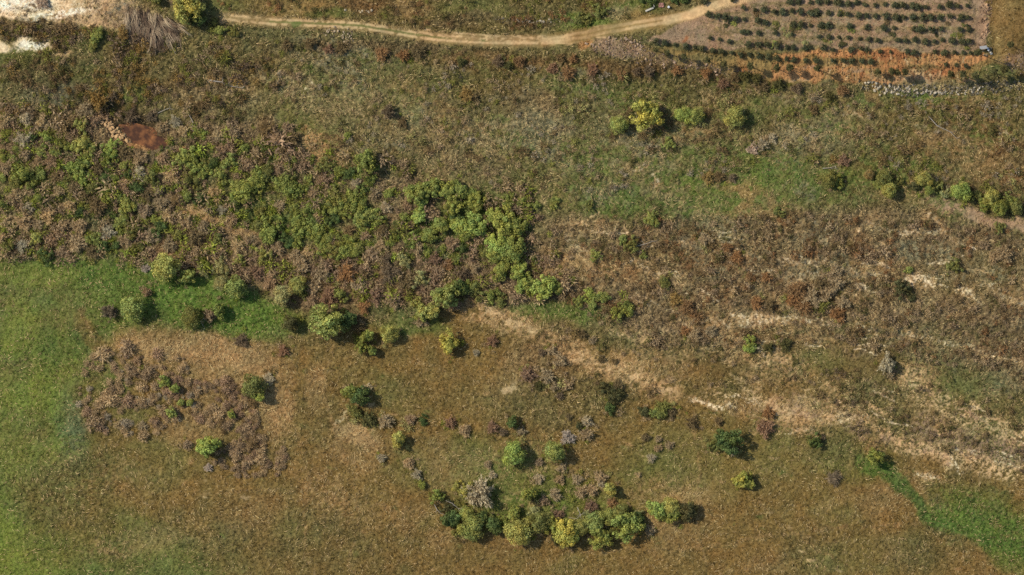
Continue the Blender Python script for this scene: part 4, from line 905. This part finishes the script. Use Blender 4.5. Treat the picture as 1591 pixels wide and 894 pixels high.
scrub('heather', 'knobbly mauve heather mounds massed on the lower left field', 'heather', [
    ([(125, 555), (200, 535), (290, 555), (320, 610), (290, 645), (235, 680), (165, 672), (122, 645)], 270, 3.5, 8, ['mauve', 'pinkbrown', 'tan', 'grey', 'tan']),
    ([(290, 595), (350, 585), (405, 630), (405, 668), (350, 672), (295, 645)], 140, 3.5, 7, ['mauve', 'brown', 'pinkbrown', 'tan']),
    ([(335, 705), (370, 680), (432, 680), (450, 710), (442, 738), (370, 742), (330, 730)], 130, 3.5, 7, ['mauve', 'pinkbrown', 'tan']),
    ([(370, 650), (400, 640), (420, 690), (380, 690)], 36, 3, 6, ['mauve', 'brown'])], 501, 30, 7, -.25)
scrub('low_scrub', 'low knee-high scrub covering the right half of the valley', 'scrub', [
    ([(850, 350), (1250, 330), (1591, 360), (1620, 600), (1300, 530), (1000, 540), (880, 470)], 1900, 3, 7, ['mauve', 'brown', 'rust', 'brown', 'dolive', 'mauve', 'tan']),
    ([(430, 90), (800, 100), (1300, 150), (1620, 150), (1620, 330), (1300, 250), (900, 300), (560, 260), (430, 180)], 1500, 2.5, 7, ['brown', 'paleolive', 'olive', 'tan', 'dolive', 'mauve', 'grey']),
    ([(0, -20), (230, -20), (230, 50), (0, 34)], 60, 2, 4.5, ['mauve', 'brown', 'grey']),
    ([(0, 30), (120, 28), (215, 55), (215, 90), (0, 70)], 110, 4, 8, ['mauve', 'darkmauve', 'brown', 'olive']),
    ([(0, 35), (200, 50), (430, 80), (430, 190), (200, 180), (0, 180)], 900, 3, 8, ['brown', 'dolive', 'mauve', 'olive', 'darkmauve', 'ochre']),
    ([(0, 160), (300, 190), (820, 290), (900, 460), (640, 480), (300, 420), (0, 400)], 1500, 6, 11, ['mauve', 'green', 'tan', 'olive', 'mauve', 'pinkbrown']),
    ([(330, -25), (1000, -25), (1000, 30), (760, 50), (600, 38), (340, 20)], 350, 3, 6, ['brown', 'dolive', 'rust', 'olive']),
    ([(830, 500), (1000, 520), (1250, 560), (1591, 600), (1591, 720), (1400, 690), (1200, 600), (960, 620), (820, 560)], 420, 3, 6, ['brown', 'mauve', 'dolive']),
    ([(1280, 560), (1450, 600), (1591, 660), (1591, 735), (1420, 690), (1290, 660)], 130, 3, 7, ['darkmauve', 'brown'])], 601, 12, 5, -.12)
def skirts():
    q = [t for t in THINGS if t['r'] >= 10]; out = []
    for t in q:
        for k in range(5):
            a = pr.uniform(0, 6.28); d = t['r'] * pr.uniform(.8, 1.5); out.append((t['px'] + math.cos(a) * d, t['py'] + math.sin(a) * d))
    return out
SK = np.array(skirts())
scrub('tall_weeds', 'tall weeds and saplings ringing the feet of the trees', 'weeds', [(None, len(SK), 2.2, 6, ['olive', 'green', 'tan', 'dolive', 'mauve', 'paleolive'])], 801, 12, 5, -9, SK)
scrub('bramble', 'bright green bramble and nettle filling gaps in the thicket', 'undergrowth', [
    ([(0, 200), (200, 240), (300, 200), (460, 230), (600, 290), (840, 300), (830, 440), (640, 400), (480, 400), (330, 330), (200, 395), (0, 395)], 900, 3, 7, ['green', 'brightgreen', 'darkgreen', 'olive'])], 701, 14, 5)

# ------------------------------------------------------------------ orchard
def from_tile(x0, lst): return [(x0 + u / 5.96, v / 5.96) for u, v in lst]
rows = [
    [(1100 - 8, 2), (1138, 1)] + from_tile(1000, [(920, 80), (1030, 95), (1110, 100)]) + from_tile(1200, [(160, 15), (230, 12), (345, 25), (420, 22), (500, 25), (600, 32), (690, 42), (770, 25), (850, 50), (940, 52), (1040, 45), (1120, 55)]) + from_tile(1391, [(10, 50), (70, 55), (150, 65), (205, 68), (270, 68), (400, 66), (495, 50), (565, 58), (660, 60)]),
    from_tile(1000, [(600, 140), (680, 155), (760, 165), (845, 180), (930, 185), (1050, 200), (1120, 210)]) + from_tile(1200, [(10, 110), (90, 112), (180, 108), (250, 118), (350, 130), (400, 115), (515, 122), (615, 133), (690, 135), (790, 145), (870, 152), (950, 152), (1040, 158), (1135, 162)]) + from_tile(1391, [(5, 165), (70, 162), (155, 162), (250, 165), (320, 170), (405, 172), (500, 158), (590, 165), (655, 165)]),
    from_tile(1000, [(910, 300), (960, 305), (1060, 312)]) + from_tile(1200, [(190, 228), (255, 225), (350, 238), (440, 240), (515, 240), (705, 243), (870, 255), (1030, 262), (1115, 262)]) + from_tile(1391, [(165, 270), (205, 280), (255, 280), (325, 278), (412, 275), (590, 275), (655, 245), (665, 275)]),
    from_tile(1000, [(615, 357), (700, 372), (785, 385), (960, 410), (1060, 415), (1145, 425)]) + from_tile(1200, [(25, 312), (180, 322), (430, 345), (515, 350), (605, 352), (700, 350), (800, 365), (885, 370), (970, 378), (1140, 378)]) + from_tile(1391, [(20, 380), (85, 380), (175, 375), (270, 388), (350, 388), (425, 375), (515, 382), (605, 388), (670, 388)]),
    from_tile(1200, [(35, 430), (125, 440), (190, 440), (300, 450), (345, 440), (465, 445), (550, 462), (620, 430), (725, 465), (815, 458), (870, 465), (990, 478), (1090, 485)]) + from_tile(1391, [(100, 482), (160, 490), (360, 485), (440, 495), (540, 490), (620, 487), (690, 492), (735, 498)]),
    from_tile(1000, [(110, 387), (195, 400), (285, 415), (380, 432), (465, 442), (535, 455), (630, 467), (715, 477), (810, 490), (890, 515), (980, 515), (1065, 525), (1145, 532)]) + from_tile(1200, [(40, 545), (130, 550), (190, 555), (300, 565), (405, 560), (560, 567), (650, 562), (730, 572), (820, 570), (910, 580)]) + from_tile(1391, [(460, 605), (560, 605), (650, 612)])]
ROWN = ['top', 'second', 'third', 'fourth', 'fifth', 'bottom']
for ri, row in enumerate(rows):
    n = len(row)
    for i, (px, py) in enumerate(sorted(row)):
        x, y = P(px, py); r = pr.uniform(3.8, 7.2) * (1.0 if ri < 2 else .88); R = r * S
        e = bpy.data.objects.new('orchard_tree', None); col.objects.link(e); e.location = (x, y, float(height(px, py)) + .05)
        a = pr.uniform(0, 6.28); cc = tint('orchard', pr, .16)
        place('crown', pr.choice(ORCHC), e, cc, rot=a, scl=(R, R, R * pr.uniform(.8, 1.0)))
        place('trunk', pr.choice(TRUNKS), e, (1, 1, 1, 1), rot=a, scl=(R, R, R))
        if i < n / 2: w_ = 'leftmost' if i == 0 else f'{i + 1}th from left'
        else: w_ = 'rightmost' if i == n - 1 else f'{n - i}th from right'
        w_ = w_.replace('2th', '2nd').replace('3th', '3rd').replace('12nd', '12th').replace('13rd', '13th')
        tag(e, f'small dark green orchard tree, {w_} in the {ROWN[ri]} row', 'tree', 'trees planted in rows in the orchard')
# small weedy bushes between the rows
sp_.p = []
def weed(x, y, r):
    bush(x, y, r, pr.choice(['olive', 'dolive', 'brown', 'paleolive']) if pr.random() < .9 else 'yellowgreen', 'weeds between the orchard rows', 'weedy bush', .5)
sp_.fill([(1110, 30), (1220, 18), (1500, 26), (1515, 76), (1200, 72), (1120, 60)], 34, 3, 6, weed)

# slender trees along the foot of the bank
def slender(px, py, h, r, label):
    x, y = P(px, py)
    e = bpy.data.objects.new('slender_tree', None); col.objects.link(e); e.location = (x, y, float(height(px, py)))
    pr2 = random.Random(int(px))
    T0 = SLIM
    h *= .70; r *= .95
    place('trunk', T0, e, (1, 1, 1, 1), rot=pr2.uniform(0, 6), scl=(1, 1, h))
    place('crown', pr2.choice(TALLC), e, tint('dolive', pr2, .12), (0, 0, h * .96), pr2.uniform(0, 6), (r * S, r * S, r * S * 1.1))
    tag(e, label, 'tree', 'slender trees at the foot of the orchard bank')
SLIM = trunk_mesh('trunk', 400, 1.0, .15, 0)
SL = [(1018, 79, 5.5, 5), (1036, 83, 6.5, 6), (1062, 89, 6, 5.5), (1098, 95, 6, 6), (1124, 100, 5, 6), (1165, 104, 7, 6), (1205, 107, 6.5, 7), (1226, 107, 6.5, 6.5), (1269, 108, 8, 7), (1362, 112, 4.5, 6.5), (1383, 112, 8, 6.5), (1392, 114, 7, 6.5), (1404, 113, 6, 6), (1475, 117, 7.5, 7), (1494, 116, 7, 6.5),
      (1513, 119, 7.5, 7), (1542, 113, 7, 7), (1558, 109, 7.5, 7), (1517, 83, 12, 5.5), (1566, 71, 11, 6)]
for i, (px, py, h, r) in enumerate(SL):
    if i < 18:
        n = 18; w_ = 'leftmost' if i == 0 else ('rightmost' if i == 17 else (f'{ORD[i + 1]} from left' if i < 9 else f'{ORD[18 - i]} from right'))
        lb = f'thin tall tree casting a long pole shadow, {w_} along the bank foot'
    else: lb = 'tall thin tree beside the tin-roofed shelter at the orchard corner' if i == 18 else 'tall thin tree in the brown yard at the right edge'
    slender(px, py, h, r, lb)

# ------------------------------------------------------------------ stones
def stone_mesh(seed):
    import bmesh
    r = np.random.default_rng(seed); bm = bmesh.new(); bmesh.ops.create_icosphere(bm, subdivisions=2, radius=1)
    k = r.normal(size=(6, 3)); k /= np.linalg.norm(k, axis=1)[:, None]; d = r.uniform(.55, .85, 6)
    for v in bm.verts:
        p = np.array(v.co)
        for q in range(6):
            s = p @ k[q] - d[q]
            if s > 0: p = p - k[q] * s
        p *= 1 + .05 * r.normal(); v.co = p * np.array([1.1, .9, .7])
    me = bpy.data.meshes.new('stone'); bm.to_mesh(me); bm.free()
    at = me.attributes.new('col', 'FLOAT_COLOR', 'POINT'); n = len(me.vertices)
    c = np.ones((n, 4)); c[:, :3] *= r.uniform(.85, 1.1, (n, 1)); at.data.foreach_set('color', c.astype(np.float32).ravel())
    me.materials.append(M_STONE); return me
STONES = [stone_mesh(800 + k) for k in range(6)]
def stones(pts, n, wd, r0, r1, c, label, group):
    for _ in range(n):
        k = pr.randrange(len(pts) - 1); t = pr.random(); (x0, y0), (x1, y1) = pts[k], pts[k + 1]
        px = x0 + (x1 - x0) * t + pr.gauss(0, wd * .5); py = y0 + (y1 - y0) * t + pr.gauss(0, wd * .5)
        x, y = P(px, py); r = pr.uniform(r0, r1) ** 1 * S
        f = pr.uniform(.75, 1.15); cl = lin(c) * np.array([.80, .73, .60]) * f
        o = place('stone', pr.choice(STONES), None, (*[min(1, v) for v in cl], 1), (x, y, float(height(px, py)) + r * .35), pr.uniform(0, 6.28), (r * pr.uniform(.8, 1.3), r, r * pr.uniform(.7, 1.1)))
        o.rotation_euler = (pr.uniform(-.4, .4), pr.uniform(-.4, .4), pr.uniform(0, 6.28))
        tag(o, label, 'stone', group)
stones([(1345, 131), (1375, 140), (1410, 141), (1450, 143), (1490, 141), (1535, 136)], 95, 7, .9, 2.6, (205, 198, 184), 'grey-white limestone lump in the rubble line below the red bank', 'limestone rubble below the red bank')
stones([(150, 180), (165, 193), (178, 205), (192, 218)], 62, 9, 1.6, 3.4, (214, 182, 142), 'pale tan stone in the heap left of the reddish pond', 'pale stones heaped beside the pond')
stones([(502, 50), (515, 47), (535, 52), (545, 60), (530, 62)], 34, 7, .8, 2.0, (198, 184, 164), 'pale stone strewn on the bare patch just below the track', 'stones on the bare patch below the track')
stones([(537, 17), (560, 19), (578, 18)], 12, 2.5, 1.0, 2.2, (205, 196, 176), 'pale stone in the short row above the left part of track', 'stone row above the track')
stones([(790, 32), (830, 33), (868, 33)], 24, 3, .9, 2.0, (208, 200, 184), 'pale stone of the tumbled wall line above the track bend', 'tumbled wall above the track')
stones([(905, 70), (940, 66), (985, 60), (995, 78), (1000, 95), (1060, 104), (1120, 112)], 52, 7, .8, 2.4, (190, 168, 150), 'pinkish pale stone in the rubble below the orchard end', 'rubble below the orchard end')
stones([(1530, 5), (1532, 40), (1527, 58)], 18, 4, 1.0, 2.6, (196, 164, 136), 'pinkish stone on the spoil strip along the orchard side', 'spoil stones beside the orchard')

def rubble(name, label, cat, zones, seed):
    r = np.random.default_rng(seed); T = []; C = []
    base_v = np.array([(1, 0, 0), (-1, 0, 0), (0, 1, 0), (0, -1, 0), (0, 0, 1), (0, 0, -.5)], float)
    fc = np.array([(0, 2, 4), (2, 1, 4), (1, 3, 4), (3, 0, 4)])
    for poly, n, r0, r1, cols in zones:
        xs = [p[0] for p in poly]; ys = [p[1] for p in poly]
        x = r.uniform(min(xs), max(xs), n * 3); y = r.uniform(min(ys), max(ys), n * 3)
        k = in_poly(x, y, poly) & (fbm(x, y, 9, seed, 2) > -.25); x, y = x[k][:n], y[k][:n]; m = len(x)
        R = (r0 + (r1 - r0) * r.uniform(0, 1, m) ** 2.2) * S; X, Y = P(x, y)
        j = np.clip(np.searchsorted(ay, Y), 0, ny - 1); i = np.clip(np.searchsorted(ax, X), 0, nx - 1)
        v = base_v[None] * (R[:, None, None] * r.uniform(.6, 1.3, (m, 6, 1))); a = r.uniform(0, 6.28, m); ca, sa = np.cos(a)[:, None], np.sin(a)[:, None]
        v = np.stack([v[..., 0] * ca - v[..., 1] * sa, v[..., 0] * sa + v[..., 1] * ca, v[..., 2] * .8], -1) + np.stack([X, Y, Z[j, i] + R * .15], -1)[:, None]
        T.append(v[:, fc].reshape(-1, 3, 3))
        c = lin(cols)[r.integers(0, len(cols), m)] if cols else COL[j, i]
        C.append(np.repeat(c * r.uniform(.5, 1.05, (m, 1)), 4, 0))
    tag(link(name, tri_mesh(name, np.concatenate(T), np.concatenate(C), M_TUFT)), label, cat, kind='stuff')
rubble('loose_rubble', 'loose pale and grey rubble spread between the bigger stones', 'rubble', [
    ([(1330, 124), (1400, 132), (1500, 132), (1560, 124), (1600, 128), (1600, 138), (1540, 146), (1420, 152), (1340, 140)], 1100, .5, 2.2, [(150, 142, 124), (172, 160, 138), (120, 110, 92), (138, 128, 104)]),
    ([(940, 60), (1000, 56), (1010, 80), (1090, 96), (1190, 116), (1190, 124), (1090, 112), (1000, 102), (920, 84)], 900, .5, 1.9, [(158, 134, 112), (170, 148, 126), (128, 106, 86)]),
    ([(1560, 84), (1620, 84), (1620, 122), (1570, 112)], 260, .5, 1.9, [(158, 134, 112), (170, 148, 126)]),
    ([(1522, -20), (1540, -20), (1540, 50), (1522, 62)], 240, .5, 2.2, [(170, 140, 112), (150, 118, 90)]),
    ([(140, 172), (165, 172), (205, 222), (175, 226)], 160, .8, 2.4, [(180, 154, 118), (150, 124, 92)]),
    ([(498, 42), (550, 46), (552, 66), (500, 60)], 160, .4, 1.4, [(165, 150, 130), (110, 92, 84)]),
    ([(750, 26), (872, 28), (872, 38), (750, 36)], 160, .4, 1.6, [(170, 158, 136), (130, 116, 94)])], 901)
rubble('earth_clods', 'orange and pinkish earth clods on the bank and orchard', 'clods', [
    ([(1100, 84), (1300, 78), (1400, 82), (1540, 86), (1500, 110), (1470, 128), (1300, 126), (1120, 106)], 1700, .4, 1.7, None),
    ([(1010, 55), (1075, 28), (1170, -12), (1538, -20), (1533, 78), (1262, 76), (1100, 76)], 2600, .3, 1.1, None),
    ([(1160, 620), (1340, 640), (1480, 640), (1620, 670), (1620, 740), (1400, 710), (1160, 660)], 1500, .3, 1.3, None),
    ([(0, -10), (215, -10), (215, 40), (0, 34)], 700, .3, 1.3, None),
    ([(470, 195), (540, 215), (560, 270), (480, 270)], 500, .4, 1.4, [(160, 122, 84), (176, 140, 100), (110, 78, 54)])], 902)
# ------------------------------------------------------------------ small man-made things and dead wood
import bmesh
def box_mesh(name, sx, sy, sz, mat, bev=.03):
    bm = bmesh.new(); bmesh.ops.create_cube(bm, size=1)
    for v in bm.verts: v.co = (v.co.x * sx, v.co.y * sy, v.co.z * sz)
    bmesh.ops.bevel(bm, geom=bm.edges[:], offset=min(bev, sx * .3, sy * .3, sz * .3), segments=2, affect='EDGES')
    me = bpy.data.meshes.new(name); bm.to_mesh(me); bm.free(); me.materials.append(mat); return me
def cyl_mesh(name, r, h, mat, seg=18, rib=True):
    prof = [(0, 0), (r, 0), (r, h * .3), (r * 1.05, h * .33), (r, h * .36), (r, h * .63), (r * 1.05, h * .66), (r, h * .69), (r, h * .97), (r * .9, h), (0, h)] if rib else [(0, 0), (r, 0), (r * .95, h), (0, h)]
    V = []; F = []
    for a in range(seg):
        for (q, z) in prof: V.append((math.cos(2 * math.pi * a / seg) * q, math.sin(2 * math.pi * a / seg) * q, z))
    k = len(prof)
    for a in range(seg):
        b = (a + 1) % seg
        for i in range(k - 1): F.append((a * k + i, b * k + i, b * k + i + 1, a * k + i + 1))
    me = bpy.data.meshes.new(name); me.from_pydata(V, [], F); me.materials.append(mat); me.update(); return me
M_TIN = mat_plain('weathered_tin', (.46, .45, .42), .5, 3, .15, .3)
M_WHITE = mat_plain('white_plastic', (.75, .75, .73), .45, 5, .06)
M_DARK = mat_plain('dark_timber', (.05, .04, .035), .8)
M_CONC = mat_plain('pale_concrete', (.52, .48, .38), .9, 5, .2)
M_WOOD = mat_plain('bleached_wood', (.37, .32, .25), .9, 5, .25)
M_TARP = mat_plain('faded_salmon_sheet', (.34, .17, .13), .7, 3, .25)
def thing(name, px, py, label, cat, rot=0, group=None):
    e = bpy.data.objects.new(name, None); col.objects.link(e); x, y = P(px, py); e.location = (x, y, float(height(px, py)) + .05); e.rotation_euler = (0, 0, rot)
    return tag(e, label, cat, group)
sh = thing('pump_shelter', 1526, 75, 'small open shelter with a pale tin roof at the orchard corner', 'shelter', math.radians(8))
# corrugated roof sheet
V = []; F = []; nxc = 41
for i in range(nxc):
    x = -1.1 + 2.2 * i / (nxc - 1); z = .04 * math.sin(i * math.pi / 2)
    V += [(x, -.5, 1.62 + z), (x, .5, 1.82 + z), (x, -.5, 1.65 + z), (x, .5, 1.85 + z)]
for i in range(nxc - 1):
    a = i * 4; b = a + 4
    F += [(a, b, b + 1, a + 1), (a + 2, a + 3, b + 3, b + 2), (a, a + 2, b + 2, b), (a + 1, b + 1, b + 3, a + 3)]
me = bpy.data.meshes.new('roof_sheet'); me.from_pydata(V, [], F); me.materials.append(M_TIN); me.update(); link('roof_sheet', me, sh)
pm = box_mesh('post', .08, .08, 1.7, M_DARK, .01)
for sx in (-1, 1):
    for sy in (-1, 1):
        o = link('post', pm, sh); o.location = (sx * 1.0, sy * .42, .77 + (.06 if sy > 0 else -.06))
o = link('pump_body', box_mesh('pump_body', .7, .45, .6, M_DARK, .06), sh); o.location = (.3, -.1, .3)
o = link('back_panel', box_mesh('back_panel', 2.0, .04, .9, M_DARK, .01), sh); o.location = (0, -.5, .8)
dm = cyl_mesh('drum', .30, .85, M_WHITE)
for (px, py, lb) in [(1533, 75.8, 'upper of two white drums right of the tin-roofed shelter'), (1534.3, 78.6, 'lower of two white drums right of the tin-roofed shelter')]:
    e = thing('drum', px, py, lb, 'drum', 0, 'white drums beside the shelter'); link('barrel', dm, e)
    c_ = link('cap', cyl_mesh('cap', .06, .05, M_DARK, 10, False), e); c_.location = (.12, 0, .85)
def crate(px, py, sx, sy, rot, label, mat):
    e = thing('crate', px, py, label, 'crate', rot, 'scrap lying around the shelter')
    link('base_board', box_mesh('base_board', sx, sy, .05, mat, .01), e).location = (0, 0, .03)
    for s in (-1, 1):
        link('side_board', box_mesh('side_board', sx, .04, .35, mat, .01), e).location = (0, s * (sy / 2), .23)
        link('end_board', box_mesh('end_board', .04, sy - .06, .35, mat, .01), e).location = (s * (sx / 2 - .03), 0, .23)
crate(1537, 81.5, .9, .6, -.8, 'pale open crate below and right of the white drums', M_CONC)
crate(1539, 84, .6, .5, .4, 'small white open crate at the lower end of the scrap', M_WHITE)
crate(1537.5, 76.5, .8, .55, 1.2, 'pale open crate just right of the upper white drum', M_CONC)
crate(1525, 79.5, .8, .45, .2, 'small pale open crate in the shadow under the tin roof', M_CONC)
crate(1530, 86.5, 1.0, .4, -.15, 'long pale open crate at the bottom of the scrap heap', M_CONC)
def tube_path(name, pts, r0, r1, mat, seg=7):
    cu = bpy.data.curves.new(name, 'CURVE'); cu.dimensions = '3D'; cu.bevel_depth = 1; cu.bevel_resolution = 2; cu.use_fill_caps = True
    s = cu.splines.new('POLY'); s.points.add(len(pts) - 1)
    for i, p in enumerate(pts):
        s.points[i].co = (*p, 1); s.points[i].radius = r0 + (r1 - r0) * i / (len(pts) - 1)
    o = bpy.data.objects.new(name, cu); col.objects.link(o)
    dg = bpy.context.evaluated_depsgraph_get(); me = bpy.data.meshes.new_from_object(o.evaluated_get(dg)); bpy.data.objects.remove(o)
    me.materials.clear(); me.materials.append(mat); me.name = name; return me
def deadwood(pts, r, label, name='dead_branch', mat=None, lift=.35, twigs=3, cat='branch'):
    g = float(height(*pts[0])); P3 = [(*P(x, y), g + lift + .25 * math.sin(i * 1.7)) for i, (x, y) in enumerate(pts)]
    bx, by, bz = P3[0]; P3 = [(a - bx, b - by, c - g) for a, b, c in P3]
    me = tube_path(name, P3, r, r * .4, mat or M_WOOD)
    e = bpy.data.objects.new(name, None); col.objects.link(e); e.location = (bx, by, g); link('limb', me, e)
    for k in range(twigs):
        i = pr.randrange(1, len(P3)); q = P3[i]; a = pr.uniform(0, 6.28)
        link('twig', tube_path('twig', [q, (q[0] + math.cos(a) * .8, q[1] + math.sin(a) * .8, q[2] + .2), (q[0] + math.cos(a + .4) * 1.5, q[1] + math.sin(a + .4) * 1.5, q[2] + .1)], r * .5, r * .15, mat or M_WOOD), e)
    tag(e, label, cat, 'bleached dead wood')
deadwood([(675, 784), (679, 792), (685, 798), (692, 800)], .12, 'white curved dead branch at the left end of the hedge row')
deadwood([(693, 778), (703, 782), (712, 790), (716, 797)], .10, 'bleached dead branch leaning over the left hedge bushes', lift=1.6)
deadwood([(897, 788), (902, 800), (896, 806), (884, 804)], .11, 'bleached forked branch above the golden hedge trees', lift=2.2)
deadwood([(320, 492), (312, 500), (318, 510)], .10, 'thin pale dead branch beside the pinkish shrub', lift=.5)
deadwood([(326, 125), (345, 128), (352, 133), (376, 137)], .22, 'bleached fallen log on the upper left slope', 'fallen_log', cat='log')
deadwood([(292, 175), (300, 190), (298, 200)], .14, 'curled pale dead trunk right of the reddish pond', 'fallen_log', cat='log')
deadwood([(245, 176), (258, 170), (264, 168)], .12, 'short pale stick lying up and right of the reddish pond')
deadwood([(976, 386), (1000, 380), (1016, 375)], .12, 'pale stick lying right of the yellow-green glade bushes')
deadwood([(1442, 180), (1456, 196), (1476, 205), (1486, 215)], .13, 'grey fallen branch in the brown scrub below the red bank')
deadwood([(1278, 262), (1290, 261), (1298, 258)], .12, 'thin pale stick left of the reddish shrub on right')
e = thing('concrete_slab', 1008, 16, 'long pale slab lying by the scrap above the track', 'slab', math.radians(24)); link('slab_body', box_mesh('slab_body', 2.4, .55, .35, M_CONC, .05), e).location = (0, 0, .25)
link('end_block', box_mesh('end_block', .4, .6, .5, M_CONC, .05), e).location = (1.3, 0, .3)
e = thing('bent_pipe', 1014, 10, 'pale bent pipe standing above the right end of slab', 'pipe'); link('pipe_body', tube_path('pipe_body', [(0, .8, .3), (.25, .3, .5), (.4, -.2, .5), (.2, -.7, .2)], .1, .12, M_CONC), e); link('collar', cyl_mesh('collar', .16, .2, M_CONC, 12, False), e).location = (0, .8, .2)
e = thing('bucket', 1038.5, 12, 'white bucket standing alone above the dirt track', 'bucket'); link('bucket_body', cyl_mesh('bucket_body', .35, .9, M_WHITE), e)
link('handle', tube_path('handle', [(-.35, 0, .85), (-.2, 0, 1.1), (.2, 0, 1.1), (.35, 0, .85)], .02, .02, M_DARK), e)
# crumpled sheet
r_ = np.random.default_rng(3); n_ = 12; gx, gy = np.meshgrid(np.linspace(-.8, .8, n_), np.linspace(-.7, .7, n_)); gz = .25 + .12 * r_.normal(size=gx.shape)
V = np.stack([gx + .05 * r_.normal(size=gx.shape), gy, gz], -1).reshape(-1, 3); ii = np.arange(n_ * n_).reshape(n_, n_)
F = np.stack([ii[:-1, :-1], ii[:-1, 1:], ii[1:, 1:], ii[1:, :-1]], -1).reshape(-1, 4)
V2 = V.copy(); V2[:, 2] -= .03
e = link('crumpled_sheet', mesh_np('crumpled_sheet', np.vstack([V, V2]), np.vstack([F, F[:, ::-1] + len(V)]), None, M_TARP)); x, y = P(1027, 9); e.location = (x, y, float(height(1027, 9))); tag(e, 'crumpled faded salmon sheet between the slab and white bucket', 'sheet')
# heap of cut reeds: long stalks combed downhill
def reeds():
    r = np.random.default_rng(77); T = []; C = []
    for b in range(95):
        t = r.uniform(0, 1)
        bx = 204 + 66 * t + r.normal(0, 5); by = 12 + 24 * t + r.uniform(-2, 26)
        ba = math.radians(96 - 50 * t + r.normal(0, 13)); bc = r.normal(0, .28) + .16; bh = r.uniform(.1, 1.5); bcol = lin([(168, 146, 118), (146, 122, 98), (196, 174, 140), (96, 80, 66)][r.integers(4)])
        for k in range(r.integers(8, 26)):
            a = ba + r.normal(0, .09); ln = r.uniform(16, 42) * (1 - .3 * t); px, py = bx + r.normal(0, 2.2), by + r.normal(0, 3)
            n = 6; pts = []
            for i in range(n + 1):
                pts.append((px, py)); a += bc * .35; px += math.cos(a) * ln / n; py += math.sin(a) * ln / n
            hz = bh * r.uniform(.7, 1.1); w_ = r.uniform(.025, .07)
            c = bcol * r.uniform(.6, 1.25)
            for i in range(n):
                (a0, b0), (a1, b1) = pts[i], pts[i + 1]; X0, Y0 = P(a0, b0); X1, Y1 = P(a1, b1)
                z0 = float(height(a0, b0)) + hz * math.sin(math.pi * (i + .3) / (n + .6)) + .15; z1 = float(height(a1, b1)) + hz * math.sin(math.pi * (i + 1.3) / (n + .6)) + .15
                p0 = np.array([X0, Y0, z0]); p1 = np.array([X1, Y1, z1]); d = p1 - p0; s = np.array([-d[1], d[0], 0]); s = s / (np.linalg.norm(s) + 1e-9) * w_
                T += [[p0 - s, p0 + s, p1 + s], [p0 - s, p1 + s, p1 - s]]; C += [c, c]
    T = np.array(T); c0 = np.array([*P(238, 45), 0.0]); T = T - c0
    o = link('reed_heap', tri_mesh('reed_heap', T, np.clip(np.array(C), 0, .8), M_TUFT)); o.location = c0
    tag(o, 'big fanned heap of mauve-grey cut reeds below the sand bank', 'reed heap')
reeds()
finish_labels()
print('things', len(THINGS), 'hand', N_HAND, 'objects', len(bpy.data.objects))
mx = max(THINGS, key=lambda t: len(t['o']['label'].split())); print(mx['o']['label'])
